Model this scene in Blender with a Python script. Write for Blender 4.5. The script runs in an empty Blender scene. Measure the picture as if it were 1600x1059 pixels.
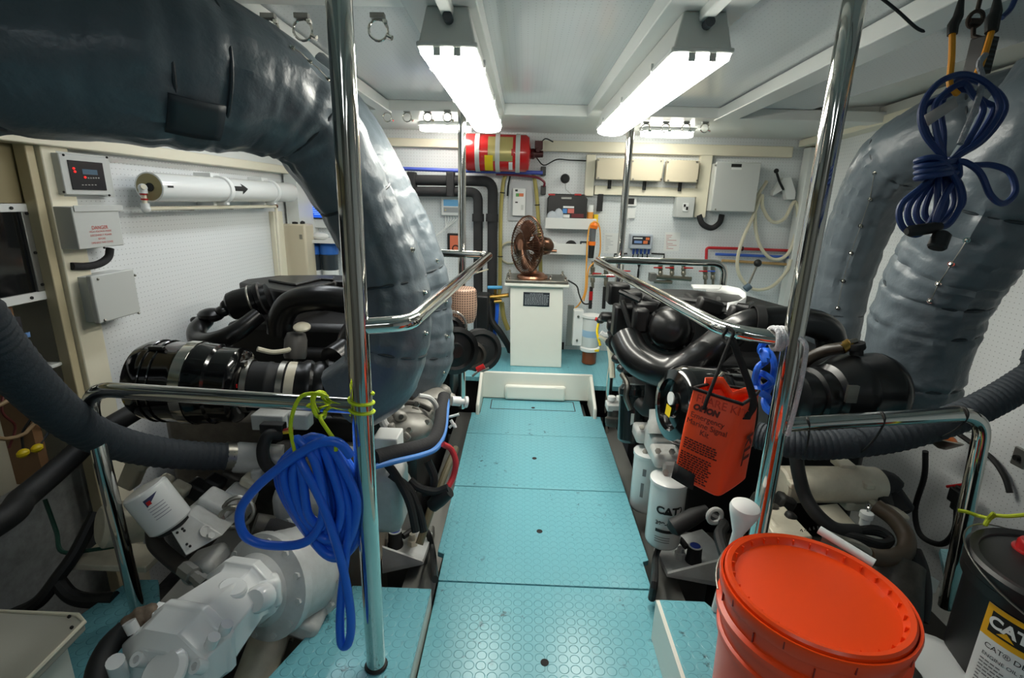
import bpy, bmesh, math, random
from mathutils import Vector, Matrix, noise
# ---------------------------------------------------------------- camera data, used to measure positions in the room
W, H, F = 1600, 1059, 785.0
PITCH, YAW, ROLL, CH = math.radians(15.3), math.radians(1.1), math.radians(1.6), 1.17
def _axes():
    cp, sp, cy, sy = math.cos(PITCH), math.sin(PITCH), math.cos(YAW), math.sin(YAW)
    f = Vector((-sy*cp, cy*cp, -sp)); r = Vector((cy, sy, 0)); u = Vector((-sy*sp, cy*sp, cp))
    c, s = math.cos(ROLL), math.sin(ROLL)
    return r*c+u*s, u*c-r*s, f
R_, U_, F_ = _axes()
def ray(px, py): return F_ + R_*((px-W/2)/F) - U_*((py-H/2)/F)
def pd(px, py, d): return Vector((0, 0, CH)) + ray(px, py)*d
def ax(px, py, x): return pd(px, py, x/ray(px, py).x)
def ay(px, py, y): return pd(px, py, y/ray(px, py).y)
def az(px, py, z): return pd(px, py, (z-CH)/ray(px, py).z)
PI = math.pi
rnd = random.Random(7)
SC = bpy.context.scene
COL = SC.collection
# ---------------------------------------------------------------- materials
def lin(c):
    c /= 255.0
    return c/12.92 if c <= 0.04045 else ((c+0.055)/1.055)**2.4
def rgb(r, g, b): return (lin(r), lin(g), lin(b), 1)
MATS = {}
def mat(name, col, rough=.5, metal=0, spec=.5, noise_amt=0, noise_scale=8, dirt=None, dirt_amt=.5, dirt_scale=6, bump=0, bump_scale=40, coat=0, trans=0, emit=None, estr=0, alpha=1, detail=4):
    if name in MATS: return MATS[name]
    m = bpy.data.materials.new(name); m.use_nodes = True
    nt = m.node_tree; b = nt.nodes['Principled BSDF']; L = nt.links.new
    b.inputs['Base Color'].default_value = rgb(*col)
    b.inputs['Roughness'].default_value = rough; b.inputs['Metallic'].default_value = metal
    b.inputs['Specular IOR Level'].default_value = spec
    b.inputs['Coat Weight'].default_value = coat; b.inputs['Coat Roughness'].default_value = .08
    b.inputs['Transmission Weight'].default_value = trans; b.inputs['Alpha'].default_value = alpha
    if emit:
        b.inputs['Emission Color'].default_value = rgb(*emit); b.inputs['Emission Strength'].default_value = estr
    tc = nt.nodes.new('ShaderNodeTexCoord')
    src = None
    if noise_amt or dirt:
        n = nt.nodes.new('ShaderNodeTexNoise'); n.inputs['Scale'].default_value = dirt_scale if dirt else noise_scale
        n.inputs['Detail'].default_value = 8; n.inputs['Roughness'].default_value = .65
        L(tc.outputs['Object'], n.inputs['Vector'])
        ramp = nt.nodes.new('ShaderNodeValToRGB')
        c0 = rgb(*col)
        if dirt:
            ramp.color_ramp.elements[0].position = .35; ramp.color_ramp.elements[1].position = .6
            dc = rgb(*dirt); ramp.color_ramp.elements[0].color = tuple(c0[i]*(1-dirt_amt)+dc[i]*dirt_amt for i in range(3))+(1,)
            ramp.color_ramp.elements[1].color = c0
        else:
            ramp.color_ramp.elements[0].color = tuple(max(0, c*(1-noise_amt)) for c in c0[:3])+(1,)
            ramp.color_ramp.elements[1].color = tuple(min(1, c*(1+noise_amt)) for c in c0[:3])+(1,)
        L(n.outputs['Fac'], ramp.inputs['Fac']); L(ramp.outputs['Color'], b.inputs['Base Color'])
    if bump:
        n = nt.nodes.new('ShaderNodeTexNoise'); n.inputs['Scale'].default_value = bump_scale; n.inputs['Detail'].default_value = detail
        bp = nt.nodes.new('ShaderNodeBump'); bp.inputs['Strength'].default_value = bump; bp.inputs['Distance'].default_value = .01
        L(tc.outputs['Object'], n.inputs['Vector']); L(n.outputs['Fac'], bp.inputs['Height']); L(bp.outputs['Normal'], b.inputs['Normal'])
    MATS[name] = m
    return m
def grid_mat(name, col, dot, plane, pitch, rad, rough=.3, ring=False, bump=.5, wear=None, wear_amt=.0, hole=.75):
    """a sheet with a regular grid of round holes (dot colour) or raised coins (ring)"""
    m = bpy.data.materials.new(name); m.use_nodes = True
    nt = m.node_tree; b = nt.nodes['Principled BSDF']; L = nt.links.new; N = nt.nodes.new
    b.inputs['Roughness'].default_value = rough
    tc = N('ShaderNodeTexCoord'); sep = N('ShaderNodeSeparateXYZ'); L(tc.outputs['Object'], sep.inputs[0])
    def M(op, a, v=None, c=None):
        x = N('ShaderNodeMath'); x.operation = op
        for i, q in enumerate((a, v, c)):
            if q is None: continue
            if isinstance(q, (int, float)): x.inputs[i].default_value = q
            else: L(q, x.inputs[i])
        return x.outputs[0]
    d2 = []
    for k in plane:
        f = M('FRACT', M('DIVIDE', sep.outputs[k], pitch)); d2.append(M('POWER', M('ABSOLUTE', M('SUBTRACT', f, .5)), 2.0))
    dist = M('MULTIPLY', M('SQRT', M('ADD', d2[0], d2[1])), pitch)
    n = N('ShaderNodeTexNoise'); n.inputs['Scale'].default_value = 5; n.inputs['Detail'].default_value = 8; n.inputs['Roughness'].default_value = .7
    L(tc.outputs['Object'], n.inputs['Vector'])
    mix = N('ShaderNodeMix'); mix.data_type = 'RGBA'
    mix.inputs[6].default_value = rgb(*col); mix.inputs[7].default_value = rgb(*dot)
    if ring:
        mr = N('ShaderNodeMapRange'); mr.interpolation_type = 'SMOOTHSTEP'
        mr.inputs[1].default_value = rad-.0012; mr.inputs[2].default_value = rad+.0012; mr.inputs[3].default_value = 1; mr.inputs[4].default_value = 0
        L(dist, mr.inputs[0])
        bp = N('ShaderNodeBump'); bp.inputs['Strength'].default_value = bump; bp.inputs['Distance'].default_value = .0012
        L(mr.outputs[0], bp.inputs['Height']); L(bp.outputs['Normal'], b.inputs['Normal'])
        edge = M('LESS_THAN', M('ABSOLUTE', M('SUBTRACT', dist, rad)), .0009)
        L(M('MULTIPLY', edge, .3), mix.inputs[0])
    else:
        L(M('MULTIPLY', M('LESS_THAN', dist, rad), hole), mix.inputs[0])
    out = mix.outputs[2]
    if wear:
        r = N('ShaderNodeMapRange'); r.inputs[1].default_value = .59; r.inputs[2].default_value = .66
        n2 = N('ShaderNodeTexNoise'); n2.inputs['Scale'].default_value = 26; n2.inputs['Detail'].default_value = 6; n2.inputs['Roughness'].default_value = .7
        L(tc.outputs['Object'], n2.inputs['Vector']); L(n2.outputs['Fac'], r.inputs[0])
        mx = N('ShaderNodeMix'); mx.data_type = 'RGBA'; mx.inputs[7].default_value = rgb(*wear)
        mk = N('ShaderNodeMapRange'); mk.inputs[1].default_value = .50; mk.inputs[2].default_value = .60; L(n.outputs['Fac'], mk.inputs[0]); n.inputs['Scale'].default_value = 3.2
        L(M('MULTIPLY', M('MULTIPLY', r.outputs[0], mk.outputs[0]), wear_amt), mx.inputs[0]); L(out, mx.inputs[6]); out = mx.outputs[2]
    L(out, b.inputs['Base Color'])
    MATS[name] = m
    return m
# ---------------------------------------------------------------- mesh builder
def basis(d):
    d = Vector(d).normalized()
    a = Vector((0, 0, 1)) if abs(d.z) < .9 else Vector((1, 0, 0))
    x = a.cross(d).normalized(); return x, d.cross(x).normalized(), d
def spline(pts, n=8, closed=False):
    """Catmull-Rom through the points"""
    P = [Vector(p) for p in pts]; out = []
    m = len(P)
    for i in range(m if closed else m-1):
        p1, p2 = P[i], P[(i+1) % m]
        p0 = P[i-1] if (closed or i > 0) else p1*2-p2
        p3 = P[(i+2) % m] if (closed or i+2 < m) else p2*2-p1
        for k in range(n):
            t = k/n
            out.append(.5*((2*p1)+(p2-p0)*t+(2*p0-5*p1+4*p2-p3)*t*t+(3*p1-p0-3*p2+p3)*t**3))
    if not closed: out.append(P[-1])
    return out
def fillet(pts, r, n=7):
    """polyline with rounded corners"""
    P = [Vector(p) for p in pts]; out = [P[0]]
    for i in range(1, len(P)-1):
        a, b, c = P[i-1], P[i], P[i+1]
        u, v = (a-b), (c-b); rr = min(r, u.length*.49, v.length*.49)
        s, e = b+u.normalized()*rr, b+v.normalized()*rr
        for k in range(n+1):
            t = k/n; out.append(s*(1-t)**2+b*2*t*(1-t)+e*t*t)
    out.append(P[-1]); return out
class MB:
    def __init__(s): s.v = []; s.f = []
    def add(s, vs, fs):
        o = len(s.v); s.v += [Vector(p) for p in vs]; s.f += [tuple(i+o for i in q) for q in fs]; return s
    def box(s, c, sz, rot=None):
        c = Vector(c); hx, hy, hz = (q/2 for q in sz)
        vs = [Vector((x, y, z)) for x in (-hx, hx) for y in (-hy, hy) for z in (-hz, hz)]
        if rot is not None: vs = [rot @ p for p in vs]
        return s.add([p+c for p in vs], [(0, 1, 3, 2), (4, 6, 7, 5), (0, 4, 5, 1), (2, 3, 7, 6), (0, 2, 6, 4), (1, 5, 7, 3)])
    def bx(s, a, b):
        a, b = Vector(a), Vector(b)
        return s.box((a+b)/2, [abs(b[i]-a[i]) for i in range(3)])
    def prism(s, poly, vec):
        vec = Vector(vec); n = len(poly); P = [Vector(p) for p in poly]
        return s.add(P+[p+vec for p in P], [tuple(range(n))[::-1], tuple(range(n, 2*n))]+[(i, (i+1) % n, n+(i+1) % n, n+i) for i in range(n)])
    def lathe(s, prof, o, d, n=28, closed=False, ang0=0, ang=2*PI):
        x, y, d = basis(d); o = Vector(o); full = abs(ang-2*PI) < 1e-6
        m = n if full else n+1
        vs = []; fs = []
        for (r, h) in prof:
            for k in range(m):
                a = ang0+ang*k/n; vs.append(o+d*h+x*(r*math.cos(a))+y*(r*math.sin(a)))
        P = len(prof)
        for i in range(P-1 if not closed else P):
            j = (i+1) % P
            for k in range(n):
                k2 = (k+1) % m
                fs.append((i*m+k, i*m+k2, j*m+k2, j*m+k))
        if not closed and full:
            if prof[0][0] > 1e-5: fs.append(tuple(range(m))[::-1])
            if prof[-1][0] > 1e-5: fs.append(tuple(range((P-1)*m, P*m)))
        return s.add(vs, fs)
    def cyl(s, a, b, r0, r1=None, n=20):
        a, b = Vector(a), Vector(b)
        return s.lathe([(r0, 0), (r0 if r1 is None else r1, (b-a).length)], a, b-a, n)
    def tube(s, pts, r, n=12, closed=False, caps=True, up=None):
        P = [Vector(p) for p in pts]; m = len(P)
        T = []
        for i in range(m):
            a = P[i-1] if (i > 0 or closed) else P[i]; b = P[(i+1) % m] if (i < m-1 or closed) else P[i]
            t = (b-a); T.append(t.normalized() if t.length > 1e-9 else (T[-1] if T else Vector((0, 0, 1))))
        x = basis(T[0])[0] if up is None else Vector(up)
        vs = []; fs = []
        for i in range(m):
            x = x-T[i]*x.dot(T[i])
            x = x.normalized() if x.length > 1e-6 else basis(T[i])[0]
            y = T[i].cross(x)
            for k in range(n):
                a = 2*PI*k/n
                rr = r(i/(m-1 if not closed else m), a) if callable(r) else (r[i] if isinstance(r, (list, tuple)) else r)
                vs.append(P[i]+x*(rr*math.cos(a))+y*(rr*math.sin(a)))
        for i in range(m if closed else m-1):
            j = (i+1) % m
            for k in range(n):
                k2 = (k+1) % n; fs.append((i*n+k, i*n+k2, j*n+k2, j*n+k))
        if caps and not closed: fs += [tuple(range(n))[::-1], tuple(range((m-1)*n, m*n))]
        return s.add(vs, fs)
    def sphere(s, c, r, n=16, rot=None):
        c = Vector(c); r = (r, r, r) if isinstance(r, (int, float)) else r
        vs = []; fs = []; m = n//2
        for i in range(m+1):
            t = PI*i/m
            for k in range(n):
                a = 2*PI*k/n; p = Vector((r[0]*math.sin(t)*math.cos(a), r[1]*math.sin(t)*math.sin(a), r[2]*math.cos(t)))
                vs.append((rot @ p if rot is not None else p)+c)
        for i in range(m):
            for k in range(n):
                k2 = (k+1) % n; fs.append((i*n+k, (i+1)*n+k, (i+1)*n+k2, i*n+k2))
        return s.add(vs, fs)
    def torus(s, c, d, R, r, n=28, m=8):
        x, y, d = basis(d); c = Vector(c)
        return s.tube([c+x*(R*math.cos(2*PI*k/n))+y*(R*math.sin(2*PI*k/n)) for k in range(n)], r, m, closed=True)
    def grid(s, fn, nu, nv):
        vs = [fn(i/nu, j/nv) for i in range(nu+1) for j in range(nv+1)]
        return s.add(vs, [(i*(nv+1)+j, (i+1)*(nv+1)+j, (i+1)*(nv+1)+j+1, i*(nv+1)+j+1) for i in range(nu) for j in range(nv)])
    def mesh(s, name, loc, m, smooth=True, angle=35):
        me = bpy.data.meshes.new(name)
        me.from_pydata([p-loc for p in s.v], [], s.f)
        bm = bmesh.new(); bm.from_mesh(me); bmesh.ops.remove_doubles(bm, verts=bm.verts, dist=1e-6)
        bmesh.ops.recalc_face_normals(bm, faces=bm.faces); bm.to_mesh(me); bm.free()
        me.materials.append(m)
        if smooth: me.shade_smooth(); me.set_sharp_from_angle(angle=math.radians(angle))
        return me
    def out(s, name, m, parent=None, bevel=0, sub=0, solid=0, smooth=True, angle=35, loc=None, label=None):
        loc = parent.location if parent is not None and parent.parent is None else (WORLD.get(parent.name, Vector()) if parent is not None else (Vector(loc) if loc is not None else Vector()))
        o = bpy.data.objects.new(name, s.mesh(name, loc, m, smooth, angle)); COL.objects.link(o)
        if parent is not None: o.parent = parent; WORLD[o.name] = loc
        else: o.location = loc; WORLD[o.name] = Vector(loc)
        if solid: q = o.modifiers.new('solidify', 'SOLIDIFY'); q.thickness = solid; q.offset = 0
        if bevel:
            q = o.modifiers.new('bevel', 'BEVEL'); q.width = bevel; q.segments = 2; q.limit_method = 'ANGLE'; q.angle_limit = math.radians(40)
        if sub: q = o.modifiers.new('sub', 'SUBSURF'); q.levels = q.render_levels = sub
        if label: o['label'] = label
        return o
WORLD = {}
def tag(o, label, cat, group=None, kind=None):
    o['label'] = label; o['category'] = cat
    if group: o['group'] = group
    if kind: o['kind'] = kind
    return o
def thing(name, label, cat, loc, group=None, rot=None):
    o = bpy.data.objects.new(name, None); COL.objects.link(o); o.location = Vector(loc); o.empty_display_size = .05
    return tag(o, label, cat, group)
def single(mb, name, m, label, cat, loc=None, group=None, **k):
    if loc is None:
        lo = [min(p[i] for p in mb.v) for i in range(3)]; hi = [max(p[i] for p in mb.v) for i in range(3)]
        loc = ((lo[0]+hi[0])/2, (lo[1]+hi[1])/2, lo[2])
    o = mb.out(name, m, None, loc=loc, **k)
    return tag(o, label, cat, group)
def struct(mb, name, m, **k):
    o = mb.out(name, m, None, **k); o['kind'] = 'structure'; return o
def dup(root, delta, label=None, group=None):
    """copy a thing with its parts and sub-parts; labels are given per copy"""
    r = root.copy(); COL.objects.link(r); r.location = root.location+Vector(delta)
    if label: r['label'] = label
    if group: r['group'] = group
    for ch in list(root.children):
        c = ch.copy(); COL.objects.link(c); c.parent = r
        for g in list(ch.children):
            d = g.copy(); COL.objects.link(d); d.parent = c
    return r
def text_mb(txt, size, fn, align='CENTER', shear=0, bold=0, space=1):
    """lettering as a mesh: fn maps flat (x, y, depth) to the surface it is printed on"""
    cu = bpy.data.curves.new('t', 'FONT'); cu.body = txt; cu.size = size; cu.align_x = align; cu.align_y = 'CENTER'; cu.shear = shear; cu.offset = bold; cu.space_line = space
    ob = bpy.data.objects.new('t', cu); COL.objects.link(ob)
    dg = bpy.context.evaluated_depsgraph_get(); me = ob.evaluated_get(dg).to_mesh()
    mb = MB(); mb.add([fn(v.co.x, v.co.y, .0) for v in me.vertices], [tuple(p.vertices) for p in me.polygons])
    ob.evaluated_get(dg).to_mesh_clear(); bpy.data.objects.remove(ob); bpy.data.curves.remove(cu)
    return mb
def plane_fn(o, x, y):
    o, x, y = Vector(o), Vector(x).normalized(), Vector(y).normalized()
    return lambda a, b, c=0: o+x*a+y*b
# ---- palette
M_white = mat('white_paint', (222, 225, 222), .28, noise_amt=.03, noise_scale=3)
M_gel = mat('white_gelcoat', (226, 226, 216), .25, noise_amt=.03)
M_cream = mat('cream_paint', (232, 226, 204), .35, noise_amt=.05, noise_scale=5)
M_creambox = mat('cream_enamel', (206, 196, 172), .35)
M_greybox = mat('light_grey_plastic', (196, 199, 196), .4)
M_steel = mat('polished_stainless', (214, 212, 206), .07, 1)
M_chrome = mat('chrome', (225, 222, 214), .12, 1)
M_satin = mat('satin_steel', (160, 158, 150), .35, 1, dirt=(90, 80, 66), dirt_amt=.4)
M_alu = mat('aluminium', (150, 150, 146), .45, .8)
M_black = mat('black_enamel', (9, 9, 10), .12, coat=.6)
M_blacksatin = mat('black_satin_paint', (16, 16, 17), .42, noise_amt=.3, noise_scale=14, bump=.05, bump_scale=60)
M_blackpipe = mat('black_painted_casting', (15, 15, 16), .3, bump=.08, bump_scale=30)
M_rubber = mat('black_rubber', (20, 21, 22), .6)
M_hose = mat('charcoal_ribbed_hose', (40, 47, 54), .75, bump=.2, bump_scale=150)
M_foam = mat('black_pipe_foam', (36, 36, 38), .85, bump=.15, bump_scale=120)
M_duct = mat('grey_vinyl_lagging', (93, 103, 110), .33, noise_amt=.08, noise_scale=5, bump=1.0, bump_scale=10, detail=5)
M_seam = mat('dark_grey_seam', (44, 52, 58), .5)
M_gear = mat('light_grey_gearbox_paint', (200, 202, 200), .32, dirt=(120, 112, 98), dirt_amt=.35, dirt_scale=7, bump=.04, bump_scale=25)
M_gearcream = mat('cream_engine_paint', (214, 208, 188), .35, dirt=(120, 104, 80), dirt_amt=.35, dirt_scale=6)
M_ducttrim = M_seam
M_orange = mat('orange_plastic', (242, 74, 16), .32, noise_amt=.05, noise_scale=3)
M_orangefab = mat('orange_vinyl', (240, 76, 26), .5, bump=.2, bump_scale=14, noise_amt=.06)
M_blue = mat('blue_pvc_hose', (36, 104, 224), .36)
M_navy = mat('navy_blue_cord', (22, 50, 104), .5)
M_lime = mat('lime_rope', (198, 222, 20), .6, bump=.4, bump_scale=180)
M_red = mat('red_paint', (178, 26, 28), .3)
M_yellow = mat('yellow_plastic', (236, 204, 20), .45)
M_white2 = mat('white_plastic', (232, 234, 232), .4)
M_dark = mat('dark_void', (14, 14, 14), .8)
M_bronze = mat('bronze', (112, 82, 66), .3, 1)
M_brass = mat('brass', (170, 134, 70), .3, 1)
M_copper = mat('copper_antique', (176, 128, 104), .3, 1, noise_amt=.15)
M_filter = mat('white_filter_enamel', (222, 224, 222), .25, coat=.3)
M_ink = mat('black_print', (18, 18, 18), .6)
M_grime = mat('grimy_grey_metal', (84, 82, 76), .55, .3, dirt=(30, 28, 26), dirt_amt=.8, dirt_scale=9)
M_paper = mat('white_paper', (228, 230, 228), .8)
M_peg_x = grid_mat('white_perforated_panel_side', (230, 233, 234), (110, 112, 112), (1, 2), .02, .0020, .20, hole=.55)
M_peg_y = grid_mat('white_perforated_panel_end', (224, 229, 231), (110, 112, 112), (0, 2), .02, .0020, .25, hole=.55)
M_peg_z = grid_mat('white_perforated_panel_overhead', (200, 206, 208), (110, 112, 112), (0, 1), .02, .0016, .12, hole=.5)
M_floor = grid_mat('turquoise_studded_rubber', (110, 175, 187), (76, 128, 138), (0, 1), .031, .0128, .24, ring=True, bump=.8, wear=(52, 60, 58), wear_amt=.8)
# ================================================================ THE SETTING
XL, XR, YF = -1.56, 1.87, 3.6
CZ, BZ = 1.655, 1.60     # overhead panels, underside of the beams
YB = -1.4
# walls
b = MB(); b.bx((XL-.04, YB, -.5), (XL, 1.62, 1.66)); 
struct(MB().bx((XL-.04, 1.68, -.5), (XL, YF+.04, 1.70)), 'wall_left', M_peg_x)
struct(MB().bx((XL-.30, YB, -.5), (XL-.26, 2.80, 1.70)), 'wall_left_near', M_cream)
struct(MB().bx((XR, YB, -.5), (XR+.04, 3.50, 1.97)), 'wall_right', M_peg_x)
struct(MB().bx((XR+.45, 2.6, -.5), (XR+.49, YF+.04, 1.70)), 'wall_right_far', mat('grey_lining', (150, 152, 150), .5))
struct(MB().bx((XL, YF, -.3), (XR+.47, YF+.04, 1.70)), 'wall_front', M_peg_y)
struct(MB().bx((XL-.3, YB-.04, -.6), (XR+.05, YB, 1.97)), 'wall_back', mat('dull_lining', (128, 128, 122), .6))
# bilge and floors
struct(MB().bx((XL-.3, YB, -.62), (XR+.47, YF, -.58)), 'floor_bilge', M_grime)
def plates(name, poly, z, th=.02):
    return struct(MB().prism([(x, y, z-th) for x, y in poly], (0, 0, th)), name, M_floor, bevel=.002)
def plate_hole(x, y, r=.011):
    struct(MB().cyl((x, y, .0002), (x, y, .0012), r, n=20), 'trim_finger_hole', M_dark)
plates('floor_walkway_plate', [(-.225, -1.2), (.40, -1.2), (.438, 1.331), (-.238, 1.331)], 0)
plates('floor_walkway_plate', [(-.240, 1.336), (.438, 1.336), (.438, 1.46), (.460, 1.47), (.462, 1.886), (-.264, 1.886), (-.264, 1.47), (-.240, 1.46)], 0)
plates('floor_walkway_plate', [(-.264, 1.891), (.462, 1.891), (.464, 2.392), (-.27, 2.392)], 0)
plates('floor_walkway_plate', [(-.27, 2.397), (.464, 2.397), (.464, 2.66), (.37, 2.66), (.37, 2.885), (-.222, 2.885), (-.222, 2.66), (-.27, 2.66)], 0)
struct(MB().bx((-.20, -1.2, -.14), (.39, 2.88, -.02)), 'trim_walkway_beam', M_blacksatin)
for q in ((833, 637), (835, 716), (843, 830), (851, 1035)):
    p = az(*q, 0); plate_hole(p.x, p.y)
b = MB()
for (x0, y0, x1, y1) in ((-.17, 2.72, .33, 2.725), (-.17, 2.86, .33, 2.865)): b.bx((x0, y0, .0002), (x1, y1, .0012))
b.bx((-.17, 2.72, .0002), (-.165, 2.865, .0012)); b.bx((.325, 2.72, .0002), (.33, 2.865, .0012))
struct(b, 'trim_hatch_groove', M_dark)
plates('floor_left', [(-.242, -.6), (-.242, 1.232), (-.475, 1.232), (-.72, .5), (-.72, -.6)], .06)
plates('floor_left_side', [(-.86, -.6), (-1.42, -.6)]+[az(x, y, .06).xy[:] for x, y in ((40, 1020), (133, 955), (204, 905), (247, 905), (251, 960))]+[(-.86, .85)], .06)
plates('floor_right', [(.40, -.6), (1.02, -.6), (1.02, .5), (.80, 1.0), (.60, 1.02), (.525, 1.150), (.402, 1.150)], .13)
plates('floor_right_side', [(1.06, -.6), (XR, -.6), (XR, 1.42), (1.37, 1.42), (1.13, 1.05)], .13)
struct(MB().bx((-.250, -.6, -.02), (-.242, 1.232, .058)), 'trim_left_riser', M_gel)
struct(MB().bx((.392, -.6, -.02), (.402, 1.150, .128)), 'trim_right_riser', M_gel)
plates('floor_front', [(-1.5, 2.96), (-.25, 2.93), (-.25, 2.90), (.44, 2.90), (.44, 2.84), (.62, 2.84), (.66, 2.78), (1.2, 2.78), (XR+.4, 2.9), (XR+.4, YF), (-1.5, YF)], .12, .03)
struct(MB().bx((-1.5, 2.98, -.3), (XR+.4, 3.0, .09)), 'trim_front_floor_skirt', M_blacksatin)
# step coaming between the walkway and the front floor
b = MB(); b.bx((-.245, 2.885, 0), (.44, 2.905, .17))
for s, x in ((-1, -.245), (1, .42)):
    b.prism([(x, 2.62, -.03), (x, 2.90, -.03), (x, 2.90, .17), (x, 2.64, .055)], (.02, 0, 0))
struct(b, 'trim_step_coaming', M_gel, bevel=.006)
struct(MB().bx((-.09, 2.855, .002), (.28, 2.886, .10)), 'trim_step_pad', M_gel, bevel=.03)
# engine bed rails
for x in (-1.16, -.385, .475, 1.42):
    struct(MB().bx((x, 1.0, -.58), (x+.115, 2.95, -.13)), 'trim_engine_bed', M_alu)
# left wall post with the opening beside it, and trims
b = MB(); b.bx((XL-.02, 1.635, -.5), (XL+.035, 1.735, 1.40)); struct(b, 'trim_left_post', M_cream, bevel=.004)
struct(MB().bx((XL-.02, 1.60, -.5), (XL+.02, 1.630, 1.40)), 'trim_left_post_edge', mat('beige_trim', (196, 184, 150), .5), bevel=.003)
struct(MB().bx((XL-.05, YB, 1.30), (XL+.06, 3.45, 1.345)), 'trim_left_rail', M_cream, bevel=.004)
struct(MB().bx((XL-.04, YB, 1.345), (XL+.025, YF, 1.70)), 'wall_left_upper', M_white)
struct(MB().bx((XL+.02, 3.30, .25), (XL+.10, YF, 1.33)), 'trim_left_corner', M_white)
# right trim, opening post
def sloped(x0, x1, za, zb, h): return MB().prism([(x0, .6, za), (x0, .6, za+h), (x0, 3.58, zb+h), (x0, 3.58, zb)], (x1-x0, 0, 0))
struct(sloped(XR-.085, XR+.05, 1.685, 1.565, .042), 'trim_right_rail', M_cream, bevel=.003)
struct(sloped(XR-.075, XR-.01, 1.728, 1.608, .045), 'trim_right_upper', mat('grey_white_trim', (190, 190, 182), .4))
b = MB(); b.bx((XR-.045, 3.50, .05), (XR+.05, 3.585, 1.56)); struct(b, 'trim_right_post', M_white, bevel=.004)
# overhead: panels, beams
struct(MB().bx((XL-.3, YB, CZ), (1.42, 2.86, CZ+.03)), 'ceiling', M_peg_z)
struct(MB().prism([(1.40, YB, CZ+.002), (XR+.05, YB, 1.96), (XR+.05, 2.86, 1.70), (1.40, 2.86, CZ+.002)], (0, 0, .03)), 'ceiling_right', M_white, smooth=False)
struct(MB().bx((1.40, 2.84, CZ-.04), (XR+.47, 2.88, 1.81)), 'trim_ceiling_end', M_white)
struct(MB().bx((XL, 2.84, 1.615), (XR+.47, YF+.04, 1.66)), 'ceiling_front', M_white)
for i, (x0, x1) in enumerate(((-.30, -.125), (.30, .49))):
    struct(MB().bx((x0, YB, BZ), (x1, 2.86, CZ)), 'trim_overhead_beam', M_white, bevel=.003)
struct(MB().bx((-.13, 2.80, BZ), (.31, 2.90, CZ)), 'trim_cross_beam', M_white, bevel=.003)
struct(MB().bx((XL, 2.78, BZ+.005), (-.28, 2.90, CZ)), 'trim_cross_beam', M_white, bevel=.003)
struct(MB().bx((.48, 2.78, BZ+.005), (XR, 2.90, CZ)), 'trim_cross_beam', M_white, bevel=.003)
struct(MB().bx((XL, 1.30, BZ+.01), (-.29, 1.36, CZ)), 'trim_cross_beam', M_white, bevel=.003)
p, q = az(432, 48, 1.6), az(572, 150, 1.6)
struct(MB().prism([(p.x-.06, YB, BZ), (p.x, YB, BZ), (q.x, 2.84, BZ), (q.x-.06, 2.84, BZ)], (0, 0, .05)), 'trim_left_longitudinal', M_white, bevel=.003)
p, q = az(1475, 5, 1.6), az(1155, 172, 1.6)
struct(MB().prism([(p.x, .9, BZ), (p.x+.10, .9, BZ), (q.x+.10, 2.84, BZ), (q.x, 2.84, BZ)], (0, 0, .05)), 'trim_right_longitudinal', M_white, bevel=.003)
# ================================================================ LAMPS
M_tube = mat('lit_diffuser', (255, 255, 250), .4, emit=(255, 252, 240), estr=24)
def tube_light(cx, y0, y1, label):
    t = thing('fluorescent_light', label, 'ceiling light', (cx, (y0+y1)/2, BZ), 'twin tube fluorescent ceiling lights')
    hw, z0 = .068, 1.515
    b = MB(); b.prism([(cx-hw*.72, y0+.012, BZ), (cx+hw*.72, y0+.012, BZ), (cx+hw, y0, z0), (cx-hw, y0, z0)], (0, y1-y0-.01, 0))
    b.bx((cx-hw-.004, y0-.004, z0-.004), (cx+hw+.004, y1+.004, z0+.008)); b.out('housing', M_greybox, t, bevel=.004)
    b = MB(); n = 10; poly = [(cx-hw*.98, y0, z0-.004)]+[(cx+hw*.96*math.cos(PI-PI*k/n), y0, z0-.006-.026*math.sin(PI*k/n)**.6) for k in range(n+1)]+[(cx+hw*.98, y0, z0-.004)]
    b.prism(poly, (0, y1-y0, 0)); b.out('diffuser', M_tube, t, smooth=False)
    for s in (-.35, .35):
        MB().bx((cx+hw*s-.008, y0-.0035, z0-.022), (cx+hw*s+.008, y0-.001, z0-.004)).out('lamp_cap', M_greybox, t)
    MB().bx((cx-.014, y0-.45, BZ-.022), (cx+.014, y0+.02, BZ+.002)).out('cable_conduit', M_white, t, bevel=.003)
    MB().cyl((cx+.004, y0-.02, BZ-.03), (cx+.004, y0+.01, BZ-.03), .011, n=12).out('cable_gland', M_seam, t)
    for y in (y0+.2, (y0+y1)/2, y1-.2):
        for s in (-1, 1): MB().box((cx+s*(hw+.004), y, z0+.004), (.006, .03, .026)).out('clip', M_greybox, t)
    return t
tube_light(-.195, 1.30, 2.58, 'long lit fluorescent ceiling light, the left one, beside the tall left pole')
tube_light(.395, 1.30, 2.58, 'long lit fluorescent ceiling light, the right one, nearer the red bucket side')
def oval_light(cx, label):
    t = thing('bulkhead_light', label, 'ceiling light', (cx, 3.25, 1.615), 'small oval ceiling lights')
    def oval(w, d, z0, z1, nm, m):
        n = 16; P = [(cx+(w-d)*(1 if math.cos(a) > 0 else -1)+d*math.cos(a), 3.25+d*math.sin(a), z0) for a in [2*PI*(k+.5)/n for k in range(n)]]
        MB().prism(P, (0, 0, z1-z0)).out(nm, m, t, bevel=.006)
    oval(.165, .06, 1.595, 1.615, 'base', M_white2); oval(.155, .052, 1.568, 1.595, 'diffuser', M_tube)
oval_light(-.50, 'small lit oval ceiling light at the far left, beside the fire cylinder')
oval_light(.83, 'small lit oval ceiling light at the far right, above the three cream boxes')
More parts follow.
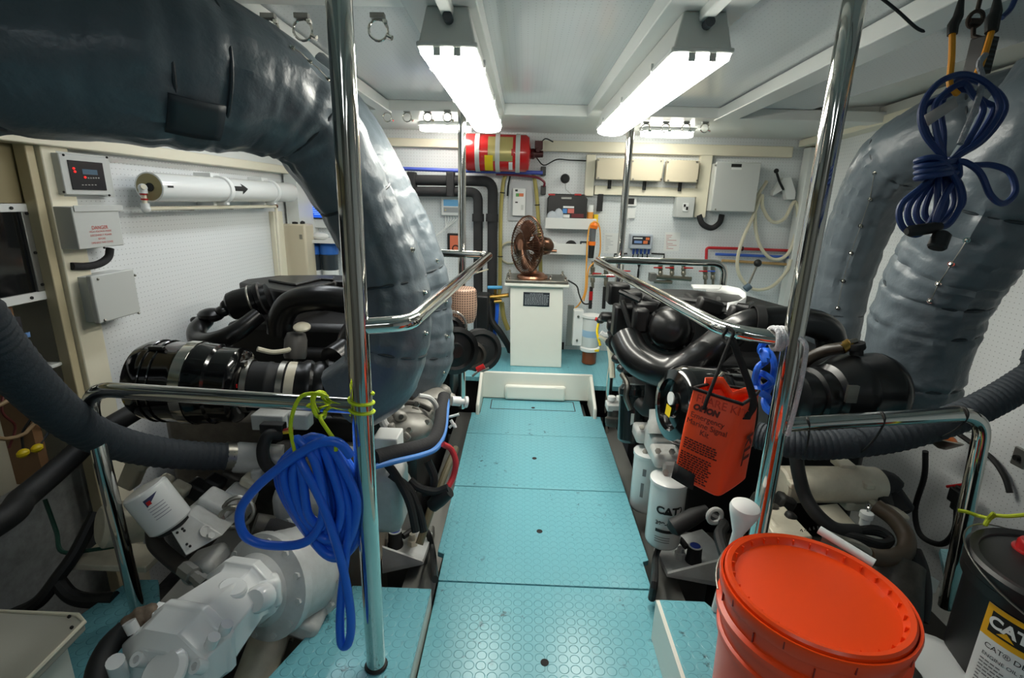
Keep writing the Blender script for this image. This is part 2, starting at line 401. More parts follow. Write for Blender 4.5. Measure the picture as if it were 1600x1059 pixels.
# the lamp of the same kind that hangs over the part of the room behind the photographer
for x_, y_ in ((-.2, -.45), (.6, -.85), (-1.0, 2.25)):
    la = bpy.data.lights.new('ceiling_lamp', 'AREA'); la.shape = 'RECTANGLE'; la.size = .13; la.size_y = 1.2; la.energy = 4.5 if y_ > 1 else 3.2; la.color = (.93, .97, 1)
    lo = bpy.data.objects.new('ceiling_lamp', la); COL.objects.link(lo); lo.location = (x_, y_, 1.58)
# camera, world
cam = bpy.data.cameras.new('camera'); co = bpy.data.objects.new('camera', cam); COL.objects.link(co)
cam.sensor_fit = 'HORIZONTAL'; cam.sensor_width = 36; cam.lens = 36*F/W; cam.clip_start = .02
mtx = Matrix((R_, U_, -F_)).transposed().to_4x4(); mtx.translation = Vector((0, 0, CH)); co.matrix_world = mtx
SC.camera = co
wd = bpy.data.worlds.new('world'); SC.world = wd; wd.use_nodes = True
bg = wd.node_tree.nodes['Background']; bg.inputs[0].default_value = (.80, .9, 1, 1); bg.inputs[1].default_value = .15
vs = SC.view_settings; vs.view_transform = 'Standard'; vs.look = 'None'; vs.gamma = 1; vs.use_curve_mapping = False; vs.exposure = .22
SC.cycles.use_denoising = True; SC.cycles.max_bounces = 10; SC.cycles.sample_clamp_indirect = 8
# ================================================================ HANDRAILS
def ring(mb, p, d, R=.024, r=.006): mb.torus(p, d, R, r, 20, 6)
LP, RP = (-.33, .971), (.635, 1.15)
t = thing('handrail', 'polished stainless handrail on the left with the blue hose hung from its low bar', 'handrail', (LP[0], LP[1], .06))
MB().cyl((LP[0], LP[1], .06), (LP[0], LP[1], BZ+.06), .0225, n=28).out('post', M_steel, t)
b = MB(); ring(b, (LP[0], LP[1], .064), (0, 0, 1), .024, .004); b.out('floor_collar', M_rubber, t)
MB().cyl((-.30, 2.44, .12), (-.30, 2.44, BZ), .0185, n=20).out('post', M_steel, t)
MB().tube(fillet([(LP[0]+.01, .975, .92), (-.235, 1.01, .92), (-.163, 2.42, .92), (-.42, 2.44, .92)], .055, 9), .0178, 16).out('top_rail', M_steel, t)
MB().tube(fillet([(LP[0]-.01, .975, .745), (-.958, 1.015, .748), (-1.02, 1.10, .06)], .07, 10), .0172, 18).out('low_rail', M_steel, t)
t = thing('handrail', 'polished stainless handrail on the right carrying the orange kit bag', 'handrail', (RP[0], RP[1], .13))
MB().cyl((RP[0], RP[1], .13), (RP[0], RP[1], BZ+.06), .0225, n=28).out('post', M_steel, t)
MB().cyl((.515, 2.73, -.13), (.515, 2.73, BZ), .0185, n=20).out('post', M_steel, t)
MB().tube(fillet([(RP[0]-.01, 1.16, .873), (.50, 1.21, .878), (.372, 2.68, .885), (1.07, 2.70, .885), (1.08, 2.74, .12)], .075, 10), .0185, 16).out('top_rail', M_steel, t)
MB().tube(fillet([(RP[0]+.01, 1.14, .665), (1.115, 1.14, .715), (1.19, 1.17, .13)], .075, 10), .0178, 18).out('low_rail', M_steel, t)
# ================================================================ LAGGED EXHAUST PIPES
def wrinkle(R, seed, amp=.035, ks=()):
    """radius of a lagged pipe: soft creases plus gathered seams at the fractions ks"""
    def f(t, a):
        p = Vector((math.cos(a)*1.3+seed, math.sin(a)*1.3, t*9))
        near = min([abs(t-k) for k in ks] or [1]); g = 1+1.6*math.exp(-(near/.03)**2)
        p2 = Vector((math.cos(a)*2.6+seed, math.sin(a)*2.6, t*(7 if near > .05 else 4)+3))
        p3 = Vector((math.cos(a)*3.4+seed, math.sin(a)*3.4, t*22+seed)); q = 1+amp*.8*noise.noise(p)+amp*.45*g*(1-2.4*abs(noise.noise(p2)))+amp*.28*g*(1-2.2*abs(noise.noise(p3)))
        for k in ks: q -= .055*math.exp(-((t-k)/.010)**2)-.015*math.exp(-((t-k)/.03)**2)
        rr = R(t) if callable(R) else R
        return rr*q
    return f
def lerp_r(v):
    def f(t):
        x = t*(len(v)-1); i = min(int(x), len(v)-2); return v[i]*(1-x+i)+v[i+1]*(x-i)
    return f
def duct(name, pts, rad, label, seed, ks=(), pins=(), n=16, group=None):
    P = spline([pd(*p) for p in pts], n); R = lerp_r(rad)
    t = thing('lagged_exhaust_pipe', label, 'exhaust pipe', P[-1]-Vector((0, 0, .1)), group)
    MB().tube(P, wrinkle(R, seed, .045, tuple(ks)+tuple(pins)), 64).out('lagging', M_duct, t)
    def at(f, px_dir=None):
        x = f*(len(P)-1); i = max(1, min(int(x), len(P)-2)); return P[i].lerp(P[i+1], x-i), (P[i+1]-P[i-1]).normalized()
    for k in ks:
        c, d = at(k); b = MB(); b.torus(c, d, R(k)*.972, .0042, 40, 8); b.out('seam', M_seam, t)
    return t, at, R
def hook(t, c, d, R, toward, s=.009):
    """a lacing stud on the lagging, on the side facing "toward"""""
    u = (Vector(toward)-c); u = (u-d*u.dot(d)).normalized(); p = c+u*R*1.0
    b = MB(); b.cyl(p-u*.004, p+u*.006, s*1.1, s*.9, n=12); b.sphere(p+u*.009, (s*.6,)*3, 8); b.out('lacing_stud', M_chrome, t)
    return p+u*.006
def lacing(t, pts):
    MB().tube(pts, .0012, 5).out('lacing_wire', M_satin, t)
t, at, R = duct('a', [(-700, 30, .70), (-330, 40, .74), (-150, 52, .80), (20, 72, .85), (190, 92, .93), (310, 112, 1.02), (405, 143, 1.12), (478, 190, 1.21), (527, 260, 1.29), (568, 335, 1.36), (603, 415, 1.42), (614, 480, 1.45), (608, 538, 1.47), (590, 588, 1.49), (545, 622, 1.50)],
     [.14, .14, .14, .14, .144, .147, .132, .113, .101, .098, .102, .109, .113, .112, .108],
     'large near lagged grey exhaust pipe sweeping down from the upper left', 1.3, ks=(.20, .31, .36, .50, .62, .74, .86), pins=(.47, .53, .68, .80))
c, d = at(.325); u = (Vector((-.10, .1, .38))-c); u = (u-d*u.dot(d)).normalized(); w = d.cross(u)
b = MB(); b.grid(lambda i, j: c+u*(R(.33)*math.cos((j-.5)*.52)+.010)+w*(R(.33)*1.05*math.sin((j-.5)*.52)+.012*(i-.5))+d*((i-.5)*.095)+u*.004*math.sin(PI*i), 6, 6)
b.out('flap', M_seam, t, solid=.006)
prev = None
for k in (.43, .455, .48, .505, .53):
    c, d = at(k); p = hook(t, c, d, R(k), c+Vector((.5, -.30, .42)), .007)
    if prev: lacing(t, [prev, (prev+p)/2+Vector((0, -.004, .004)), p])
    prev = p
for k in (.70, .76, .82):
    c, d = at(k); hook(t, c, d, R(k), c+Vector((.6, -.25, .05)), .008)
t, at, R = duct('b', [(330, 30, 1.75), (450, 105, 1.75), (528, 192, 1.75), (574, 268, 1.78), (613, 342, 1.82), (641, 402, 1.86), (655, 455, 1.9), (660, 510, 1.93), (659, 560, 1.96), (640, 600, 1.98)],
     [.115, .115, .115, .114, .113, .112, .112, .112, .112, .11], 'far lagged grey exhaust pipe on the left, standing behind the larger near one', 4.1, ks=(.60, .72, .86), pins=(.40, .48, .66, .80))
for k in (.58, .70, .80, .90):
    c, d = at(k); hook(t, c, d, R(k), c+Vector((.6, -.3, .05)), .008)
t, at, R = duct('c', [(1760, 135, 1.42), (1650, 160, 1.52), (1545, 188, 1.64), (1455, 218, 1.76), (1388, 265, 1.92), (1347, 345, 2.08), (1318, 430, 2.2), (1302, 510, 2.26), (1292, 575, 2.3)],
     [.135, .135, .135, .132, .122, .112, .106, .104, .102], 'lagged grey exhaust pipe running off to the right edge, elbow down behind the right pole', 7.7, ks=(.28, .46, .84), pins=(.54, .61, .68, .75))
prev = None
for k in (.47, .54, .61, .68, .75, .82):
    c, d = at(k); p = hook(t, c, d, R(k), c+Vector((-.35, -.6, .12)), .009)
    if prev: lacing(t, [prev, (prev+p)/2+Vector((-.004, -.006, 0)), p])
    prev = p
t, at, R = duct('d', [(1690, 120, 1.20), (1625, 205, 1.25), (1562, 292, 1.34), (1512, 375, 1.42), (1470, 442, 1.50), (1445, 500, 1.56), (1424, 570, 1.62), (1408, 632, 1.66)],
     [.13, .132, .135, .137, .138, .137, .135, .132], 'thick lagged grey exhaust pipe slanting down the right wall, below the blue cord', 9.2, ks=(.34, .60, .72, .90), pins=(.40, .46, .52))
prev = None
for k in (.40, .46, .52, .58):
    c, d = at(k); p = hook(t, c, d, R(k), c+Vector((-.5, -.6, .1)), .009)
    if prev: lacing(t, [prev, (prev+p)/2+Vector((-.004, -.006, 0)), p])
    prev = p
# ================================================================ BUCKETS
def on_cyl(c, r, z0, th0, dr=.0008):
    """flat lettering wrapped round an upright cylinder, facing the angle th0"""
    return lambda x, y, k=0: Vector((c[0]+(r+dr)*math.cos(th0+x/r), c[1]+(r+dr)*math.sin(th0+x/r), z0+y))
lid = pd(1272, 918, .885); BC = (lid.x, lid.y); bz = .131
t = thing('orange_bucket', 'bright orange plastic bucket with a closed lid in the right foreground', 'bucket', (BC[0], BC[1], bz))
hgt = lid.z-bz
prof = [(.125, 0), (.131, .004), (.139, hgt-.125), (.146, hgt-.122), (.146, hgt-.112), (.141, hgt-.109), (.142, hgt-.075), (.153, hgt-.072), (.153, hgt-.062), (.145, hgt-.058), (.146, hgt-.030), (.152, hgt-.026), (.155, hgt-.006), (.153, hgt-.001), (.149, hgt-.002), (.147, hgt-.02)]
MB().lathe(prof, (BC[0], BC[1], bz), (0, 0, 1), 56).out('body', M_orange, t)
b = MB(); b.lathe([(0, hgt-.010), (.128, hgt-.010), (.131, hgt-.006), (.135, hgt+.004), (.143, hgt+.006), (.1465, hgt+.002), (.1465, hgt-.012)], (BC[0], BC[1], bz), (0, 0, 1), 64)
L_ = b.out('lid', M_orange, t)
M_dkred = mat('dark_red_plastic', (140, 26, 10), .4)
for k in range(28):
    a = 2*PI*k/28; MB().box((BC[0]+.1318*math.cos(a), BC[1]+.1318*math.sin(a), bz+hgt-.003), (.006, .0025, .010), Matrix.Rotation(a, 3, 'Z')).out('lid_rib', M_orange, L_)
for k in range(10):
    a = 2*PI*(k+.3)/10; MB().box((BC[0]+.1535*math.cos(a), BC[1]+.1535*math.sin(a), bz+hgt-.013), (.003, .0018, .014), Matrix.Rotation(a, 3, 'Z')).out('rim_notch', M_dkred, t)
    MB().box((BC[0]+.1465*math.cos(a+.3), BC[1]+.1465*math.sin(a+.3), bz+hgt-.044), (.004, .0018, .018), Matrix.Rotation(a+.3, 3, 'Z')).out('rim_notch', M_dkred, t)
# bail: a wire lying round the far side of the rim with a white grip
a0, a1 = math.radians(-8), math.radians(172)
wire = [Vector((BC[0]+.158*math.cos(a), BC[1]+.158*math.sin(a), bz+hgt-.03+.024*math.sin(PI*(a-a0)/(a1-a0)))) for a in [a0+(a1-a0)*k/30 for k in range(31)]]
MB().tube(wire, .0017, 8).out('wire_handle', M_satin, t)
g = []
for k in range(9):
    a = math.radians(24)+math.radians(36)*k/8; g.append(Vector((BC[0]+.159*math.cos(a), BC[1]+.159*math.sin(a), bz+hgt-.03+.045*math.sin(PI*(a-a0)/(a1-a0)))))
MB().tube([g[0].lerp(g[-1], k/8)+Vector((.006, .006, .006)) for k in range(9)], .0085, 14).out('grip', M_white2, t)
MB().tube([(BC[0]-.11, BC[1]-.094, bz+.23), (BC[0]-.085, BC[1]-.117, bz+.16)], .0008, 5).out('pale_scratch', M_white2, t)
blid = pd(1664, 897, .985); KC = (blid.x, blid.y); kz = .131; kh = blid.z-kz
t = thing('black_oil_bucket', 'black oil bucket with a yellow and white label at the right edge', 'bucket', (KC[0], KC[1], kz))
M_bb = mat('black_plastic', (22, 22, 23), .38)
MB().lathe([(.130, 0), (.134, .004), (.1372, kh-.055), (.147, kh-.052), (.147, kh-.03), (.143, kh-.028), (.143, kh-.004)], (KC[0], KC[1], kz), (0, 0, 1), 56).out('body', M_bb, t)
b = MB(); b.lathe([(0, kh-.012), (.122, kh-.012), (.127, kh), (.142, kh+.003), (.148, kh-.003), (.148, kh-.028), (.145, kh-.03)], (KC[0], KC[1], kz), (0, 0, 1), 56)
b.out('lid', M_bb, t)
cp = Vector((KC[0]-.015, KC[1]-.055, kz+kh-.012)); cp = az(1612, 862, kz+kh-.005)
b = MB(); b.lathe([(.026, 0), (.026, .018), (.022, .024), (0, .024)], cp, (0, 0, 1), 20); b.lathe([(.032, -.004), (.032, .004), (.026, .005)], cp, (0, 0, 1), 20); b.out('spout_cap', M_red, t)
th0 = math.atan2(-KC[1], -KC[0])+.03; kz += .058
def patch(r, z0, z1, a0, a1, nm, m, parent, slope=0, dr=.0006):
    b = MB(); b.grid(lambda i, j: Vector((KC[0]+(r+dr)*math.cos(a0+(a1-a0)*i), KC[1]+(r+dr)*math.sin(a0+(a1-a0)*i), z0+(z1-z0)*j)), 16, 1); return b.out(nm, m, parent)
rl = .1375
lb = patch(rl, kz+.03, kz+.245, th0-.62, th0+.62, 'label', M_white2, t, dr=.0012)
patch(rl, kz+.175, kz+.245, th0-.62, th0+.62, 'yellow_band', mat('label_yellow', (238, 178, 20), .45), lb, dr=.0016)
patch(rl, kz+.188, kz+.234, th0-.54, th0+.42, 'black_panel', M_ink, lb, dr=.0020)
text_mb('CAT', .032, on_cyl(KC, rl, kz+.212, th0-.32, .0026), bold=.0014).out('lettering', M_white2, lb)
b = MB(); b.add([on_cyl(KC, rl, kz+.1925, th0-.32, .0030)(x, y) for x, y in ((-.015, 0), (.013, 0), (-.001, .013))], [(0, 1, 2)]); b.out('triangle_mark', MATS['label_yellow'], lb)
b = MB(); f = on_cyl(KC, rl, kz+.188, th0+.2, .0024); b.add([f(x, y) for x, y in ((-.01, 0), (.03, 0), (.03, .012), (.016, .006))], [(0, 1, 2, 3)]); b.out('red_stripe', M_red, lb)
text_mb('CAT\u00ae DEO-ULS\u2122 15W-40', .0155, on_cyl(KC, rl, kz+.158, th0-.52, .0018), 'LEFT').out('lettering', M_ink, lb)
text_mb('ENGINE OIL SAE 15W-40', .0105, on_cyl(KC, rl, kz+.138, th0-.52, .0018), 'LEFT').out('lettering', M_ink, lb)
b = MB(); r2 = random.Random(3)
for k in range(11):
    L_ = .11+.05*r2.random(); f = on_cyl(KC, rl, kz+.124-k*.0078, th0-.52, .0018)
    for q in range(14):
        if r2.random() < .15: continue
        x0 = L_*q/14; b.add([f(x0, 0), f(x0+L_/17, 0), f(x0+L_/17, .0028), f(x0, .0028)], [(0, 1, 2, 3)])
b.out('small_print', mat('grey_print', (110, 112, 112), .6), lb)
kz -= .058
w = [Vector((KC[0]+.152*math.cos(a), KC[1]+.152*math.sin(a), kz+kh-.04+.05*math.sin(a-.6))) for a in [.6+PI*k/24 for k in range(25)]]
MB().tube(w, .0018, 8).out('wire_handle', M_satin, t)
# ================================================================ ORANGE KIT BAG hung from the right top rail
D0 = 1.13
tl, tr, ts = pd(1083, 607, D0), pd(1160, 632, D0-.035), pd(1186, 612, D0+.035)
bl, br, bs = pd(1052, 742, D0), pd(1122, 778, D0-.035), pd(1166, 748, D0+.035)
tb, bb = pd(1112, 600, D0+.07), pd(1085, 740, D0+.07)
t = thing('kit_bag', 'orange emergency kit bag hanging by black straps from the right handrail', 'bag', (bl+br+bs+bb)/4)
def bagring(f, bul=0):
    Q = [tl.lerp(bl, f), tr.lerp(br, f), ts.lerp(bs, f), tb.lerp(bb, f)]
    c = sum(Q, Vector())/4; out = []
    for i in range(4):
        a, b_ = Q[i], Q[(i+1) % 4]; nrm = ((a+b_)/2-c).normalized()
        for k in range(8):
            s = k/8; out.append(a.lerp(b_, s)+nrm*bul*math.sin(PI*s))
    return out
n = 16; vs = []; fs = []
fr = [0, .04, .12, .25, .4, .55, .7, .82, .92, .97, 1.0]
for i, f in enumerate(fr):
    vs += bagring(f, .012*math.sin(PI*min(1, f*1.1))+.002)
for i in range(len(fr)-1):
    for k in range(32): fs.append((i*32+k, i*32+(k+1) % 32, (i+1)*32+(k+1) % 32, (i+1)*32+k))
cb = sum(vs[-32:], Vector())/32-Vector((0, 0, .012)); vs.append(cb)
for k in range(32): fs.append(((len(fr)-1)*32+k, (len(fr)-1)*32+(k+1) % 32, len(vs)-1))
b = MB(); b.add(vs, fs); body = b.out('body', M_orangefab, t, solid=.003, angle=80, sub=1)
top = bagring(-.005, .002)
MB().tube(top, .004, 8, closed=True).out('rim_binding', mat('black_webbing', (20, 19, 20), .8), t)
# folded-over flap standing above the mouth at the back, dark base corner
c0 = (tl+tr+ts+tb)/4
b = MB(); pk = [tb+Vector((-.018, 0, -.002)), tl.lerp(tb, .7), pd(1102, 590, D0+.05), pd(1130, 589, D0+.05), pd(1145, 612, D0+.04), pd(1168, 604, D0+.04), ts]
b.add([p for p in pk]+[p-Vector((0, 0, .03)) for p in pk], [(i, i+1, len(pk)+i+1, len(pk)+i) for i in range(len(pk)-1)]); b.out('flap', M_orangefab, t, solid=.003)
b = MB(); b.add([p+(p-sum(bagring(.9), Vector())/32)*.03 for p in bagring(.86, .012)[0:5]+bagring(.86, .012)[24:32]]+[p+(p-sum(bagring(.9), Vector())/32)*.04-Vector((0, 0, .006)) for p in bagring(1.0, .006)[0:5]+bagring(1.0, .006)[24:32]], [(i, i+1, 14+i, 13+i) for i in list(range(4))+list(range(5, 12))])
b.out('base_corner', MATS['black_webbing'], t, solid=.004)
rail_p = Vector((.535, 1.20, .878))
rail_p = pd(1138, 520, 1.16)
for a_, nm in ((pd(1100, 640, D0-.022), 'strap'), (pd(1166, 655, D0-.03), 'strap')):
    up = rail_p+Vector((.0, -.02, -.005)); b = MB(); w = .004 if a_.x < rail_p.x-.02 else .0085
    m_ = (tl.lerp(tr, .3)+Vector((0, -.008, .0))) if w < .005 else ts.lerp(tr, .5)+Vector((0, -.008, .004))
    pts = spline([up, m_, a_], 8); sx = Vector((w, 0, 0))
    b.add([p-sx for p in pts]+[p+sx for p in pts], [(i, i+1, len(pts)+i+1, len(pts)+i) for i in range(len(pts)-1)]); b.out(nm, MATS['black_webbing'], t, solid=.003)
b = MB(); b.tube([rail_p+Vector((.004*math.sin(a*3), .021*math.cos(a), .021*math.sin(a)-.006)) for a in [2*PI*k/20 for k in range(20)]], .004, 8, closed=True); b.out('rail_loop', MATS['black_webbing'], t)
# printing on the front and the side
def bagface(q00, q10, q01, bul, nn):
    ex, ey = (q10-q00), (q01-q00)
    return lambda u, v: q00+ex*u+ey*v+nn*(bul*math.sin(PI*min(max(u, 0), 1))*math.sin(PI*min(1, v*1.1))+.0045)
nf = (tr-tl).cross(bl-tl).normalized(); nf = nf if nf.y < 0 else -nf
ff = lambda u, v: tl.lerp(tr, u).lerp(bl.lerp(br, u), v)+nf*(.0125*math.sin(PI*u)*math.sin(PI*min(1, v*1.1))+.0045)
wf, hf = .5*((tr-tl).length+(br-bl).length), (bl-tl).length
bp = lambda u0, v0: (lambda x, y, k=0: ff(u0+x/wf, v0-y/hf))
MK = mat('faded_black_print', (84, 22, 10), .7)
text_mb('FLARE KIT', .024, bp(.10, .085), 'LEFT').out('handwriting', mat('marker_print', (186, 46, 16), .7), t)
text_mb('ORION', .0165, bp(.08, .185), 'LEFT', shear=.2, bold=.0012).out('lettering', MK, t)
for k, (s_, x) in enumerate((('Emergency', .02), ('Marine Signal', -.03), ('Kit', .28))):
    text_mb(s_, .0165, bp(x+.04, .275+.078*k), 'LEFT').out('lettering', MK, t)
b = MB(); r2 = random.Random(5)
for k in range(17):
    v0 = .55+.025*k+(.03 if k > 4 else 0); x0 = .06 if k < 5 else .04; x1 = .72 if k < 5 else .68
    if v0 > .97: break
    x = x0
    while x < x1-.03*r2.random():
        w = .03+.06*r2.random(); b.add([bp(0, v0)(xx*wf, yy) for xx, yy in ((x, 0), (x+w, 0), (x+w, .003), (x, .003))], [(0, 1, 2, 3)]); x += w+.018
b.out('small_print', MK, t)
sf = lambda u, v: tr.lerp(ts, u).lerp(br.lerp(bs, u), v)
ns = (ts-tr).cross(br-tr).normalized(); ns = ns if ns.y < 0 else -ns
ws = .5*((ts-tr).length+(bs-br).length)
kf = lambda x, y, k=0: sf(.45-y/ws, .52+x/hf)+ns*.016
text_mb('KIT', .044, kf, bold=.0018).out('handwriting', MK, t)
# ================================================================ BLUE HOSE COIL on the left low rail, tied with lime rope
def yl(px, py, dy=0): return ay(px, py, .955+dy)
r2 = random.Random(11); loops = []
spec = [(492, 705, 70, 0), (480, 700, 60, 1), (500, 700, 75, 2), (520, 705, 62, 3), (488, 702, 52, 4), (508, 700, 68, 5), (528, 708, 50, 6)]
P = []
P += [yl(548, 712, -.026), yl(530, 692, -.034), yl(505, 690, -.037), yl(478, 702, -.038), yl(440, 728, -.036), yl(400, 762, -.034), yl(375, 800, -.034), yl(384, 838, -.034), yl(425, 852, -.034), yl(480, 845, -.034), yl(505, 800, -.03), yl(492, 720, -.028), yl(462, 686, -.02)]
for i in range(14):
    dy = -.026+i*.0048; f_ = (i*5 % 14)/13; cx = 486+10*f_; w = 14+46*f_+r2.uniform(-3, 3); bt = 820+45*f_+r2.uniform(-14, 14); top = 692+r2.uniform(-6, 4)
    lean = 16+10*f_
    P += [yl(cx-w, 740+r2.uniform(-8, 8), dy), yl(cx-w*.75+lean*.3, 800, dy), yl(cx-w*.2+lean, bt, dy+.002), yl(cx+w*.45+lean, bt-6, dy+.004), yl(cx+w+lean*.6, 790, dy+.004), yl(cx+w*.85, 730, dy+.004), yl(cx+w*.25, top, dy+.006), yl(cx-w*.5, top+5, dy+.007)]
P += [yl(470, 720, -.03), yl(505, 790, -.036), yl(534, 880, -.038), yl(548, 960, -.036), yl(545, 1003, -.034), yl(533, 1004, -.03), yl(532, 950, -.026), yl(540, 870, -.02), yl(546, 800, -.01), yl(520, 720, 0), yl(490, 695, .004)]
t = thing('hose_coil', 'coiled bright blue hose hanging from the left low rail by lime rope', 'hose', yl(533, 1010))
MB().tube(spline(P, 7), .0098, 12).out('hose', M_blue, t)
b = MB()
for z in (.0, .012, .024): pass
rail = lambda px: ay(px, 632, 1.0)
t2 = spline([yl(461, 706, -.03), yl(454, 670, -.026), yl(459, 640, -.022), yl(470, 620, -.012), yl(487, 615, -.012), yl(505, 617, -.02), yl(511, 622, .03), yl(500, 640, .05), yl(494, 640, -.014), yl(488, 622, -.016), yl(497, 613, .0), yl(509, 618, .06), yl(507, 650, .03), yl(496, 650, -.02), yl(489, 636, -.024), yl(492, 618, -.016), yl(502, 614, .02), yl(508, 645, .01), yl(500, 652, -.022), yl(512, 672, -.026), yl(524, 690, -.03), yl(525, 704, -.03)], 7)
single(MB().tube(t2, .0042, 8), 'rope_tie', M_lime, 'lime green rope looped over the left low rail holding the blue hose', 'rope')
# lime wrap at the foot of the same post joint
single(MB().tube([Vector((LP[0]+.0255*math.cos(a), LP[1]+.0255*math.sin(a), .775-.05*k/40)) for k, a in enumerate([2*PI*q/16 for q in range(41)])], .0028, 6), 'rope_wrap', M_lime, 'short lime rope wrapped round the tall left pole', 'rope')
# ================================================================ NAVY CORD COIL hung at top right
def cr(px, py, d=.95): return pd(px, py, d)
P = []
r2 = random.Random(4)
for i in range(4):
    d = .93+i*.011; wl_, wr_, tp_ = ((-6, 0, 0), (14, -26, 14), (-2, -10, 24), (24, 8, 6))[i]
    P += [cr(1474, 246, d), cr(1450+wl_, 208, d), cr(1446+wl_, 168, d), cr(1470+wl_*.6, 130+tp_, d), cr(1506, 116+tp_, d), cr(1546+wr_, 134+tp_, d), cr(1562+wr_, 172, d), cr(1532+wr_*.7, 218, d), cr(1488, 250, d+.004),
          cr(1440+8*i, 292-4*i, d), cr(1407+13*i, 322, d), cr(1410+13*i, 354-4*i, d), cr(1436+12*i, 366-7*i, d), cr(1462+14*i, 330-4*i, d), cr(1466+10*i, 282, d+.004)]
P += [cr(1480, 300, .92), cr(1462, 345, .92), cr(1480, 352, .925), cr(1500, 320, .93), cr(1495, 285, .93)]
for k in range(4): P += [cr(1468, 248+8*k, .905), cr(1432, 252+9*k, .93), cr(1468, 250+9*k, .985), cr(1497, 250+9*k, .945)]
P += [cr(1500, 252, .92), cr(1530, 268, .92), cr(1548, 305, .92), cr(1568, 318, .93), cr(1586, 300, .94), cr(1578, 270, .945), cr(1550, 258, .95), cr(1520, 258, .95)]
t = thing('cord_coil', 'coiled navy blue power cord hanging at the upper right by yellow bungees', 'cord', cr(1460, 385))
MB().tube(spline(P, 6), .0056, 9).out('cord', M_navy, t)
MB().tube([cr(1416, 362, .92), cr(1422, 361, .92), cr(1458, 356, .92), cr(1470, 353, .92)], [.006, .0105, .0105, .007], 12).out('plug', M_rubber, t)
b = MB(); p, q = cr(1474, 362, .915), cr(1463, 388, .915); d_ = (q-p).normalized(); x_ = basis(d_)[0]
b.tube([p, p.lerp(q, .15), p.lerp(q, .9), q], [.008, .0145, .0155, .013], 12); b.out('socket', M_rubber, t)
b = MB(); b.add([cr(x, y, .915) for x, y in ((1493, 150), (1497, 166), (1450, 197), (1444, 180))], [(0, 1, 2, 3)]); b.out('paper_tag', mat('worn_tag', (170, 162, 160), .8), t, solid=.0008)
M_bung = mat('yellow_bungee', (226, 150, 20), .5)
t = thing('bungee_cord', 'left of two yellow bungee cords, the one running straight down', 'bungee', cr(1490, 150))
MB().tube(spline([cr(1497, 148, .945), cr(1489, 140, .945), cr(1484, 128, .945), cr(1487, 90, .95), cr(1488, 52, .955)], 5), .0055, 9).out('elastic', M_bung, t)
MB().tube([cr(1488, 54, .955), cr(1489, 40, .955), cr(1497, 26, .955), cr(1503, -5, .955), cr(1505, -25, .955)], [.0085, .0095, .0085, .0045, .004], 10).out('hook', M_rubber, t)
t = thing('bungee_cord', 'right of two yellow bungee cords, the slanting one in front of a black block', 'bungee', cr(1525, 115))
MB().tube(spline([cr(1524, 120, .95), cr(1535, 95, .95), cr(1546, 60, .955), cr(1550, 46, .955)], 5), .0055, 9).out('elastic', M_bung, t)
MB().tube([cr(1549, 50, .955), cr(1551, 30, .955), cr(1556, 20, .955), cr(1558, -5, .955), cr(1560, -25, .955)], [.0105, .0125, .010, .005, .0045], 10).out('hook', M_rubber, t)
single(MB().tube(spline([cr(1540, 85, .94), cr(1530, 100, .94), cr(1535, 125, .94), cr(1525, 165, .93), cr(1508, 205, .925), cr(1500, 225, .925)], 6), .0052, 8), 'grey_rope', mat('grey_braid', (150, 152, 158), .7, bump=.5, bump_scale=260), 'grey braided rope tied down the middle of the navy cord', 'rope')
single(MB().tube(spline([cr(1565, 28, .99), cr(1580, 12, .99), cr(1590, -15, .99), cr(1592, -40, .99)], 6), .005, 8), 'blue_cord_end', M_navy, 'short blue cord end at the top right corner behind the bungee hook', 'cord')
b = MB(); o = cr(1532, 88, 1.0); rt = Matrix.Rotation(.25, 3, 'Z'); b.box(o, (.034, .03, .066), rt)
t = thing('hanging_block', 'black ribbed block hanging from a rusty shackle at the top right', 'block', o-Vector((0, 0, .035)))
b.out('body', M_rubber, t, bevel=.002)
b = MB(); [b.box(o+rt @ Vector((0, -.0155, -.025+.0085*k)), (.026, .003, .003), rt) for k in range(7)]; b.out('ribs', M_seam, t)
b = MB(); s0 = cr(1524, 30, 1.0); b.torus(s0, (0, 1, .2), .014, .004, 18, 8); b.tube([s0-Vector((0, 0, .014)), s0-Vector((-.004, 0, .03)), o+Vector((0, 0, .03))], .0045, 8); b.cyl(s0+Vector((-.012, 0, -.004)), s0+Vector((.012, 0, -.004)), .006, n=10); b.tube([s0+Vector((0, 0, .013)), s0+Vector((0, 0, .05))], .004, 8); b.out('shackle', mat('rusty_iron', (66, 56, 50), .6, .6), t)
single(MB().tube(spline([cr(1365, -12, .9), cr(1400, 15, .9), cr(1430, 42, .9), cr(1445, 50, .9)], 5), [.0028]*15+[.0012], 7), 'cable_tie_tail', M_rubber, 'loose black cable tie tail sticking out at the top right of the pole', 'cable tie')
# white braided rope hanging down the right pole
ro = spline([Vector((RP[0]-.042+.0045*k/4, 1.165+.0255*math.cos(a), .874+.0255*math.sin(a))) for k, a in enumerate([2*PI*q/9 for q in range(29)])], 3)
p0 = ro[-1]; ro += spline([p0, Vector((RP[0]+.008, RP[1]-.032, .88)), Vector((RP[0]+.021, RP[1]-.026, .83)), Vector((RP[0]+.020, RP[1]-.026, .74)), Vector((RP[0]+.012, RP[1]-.029, .645))], 8)[1:]
single(MB().tube(ro, .0058, 8), 'white_rope', mat('white_braided_rope', (206, 206, 210), .8, noise_amt=.35, noise_scale=260, bump=.6, bump_scale=220), 'white braided rope wrapped round the right pole and hanging down', 'rope')
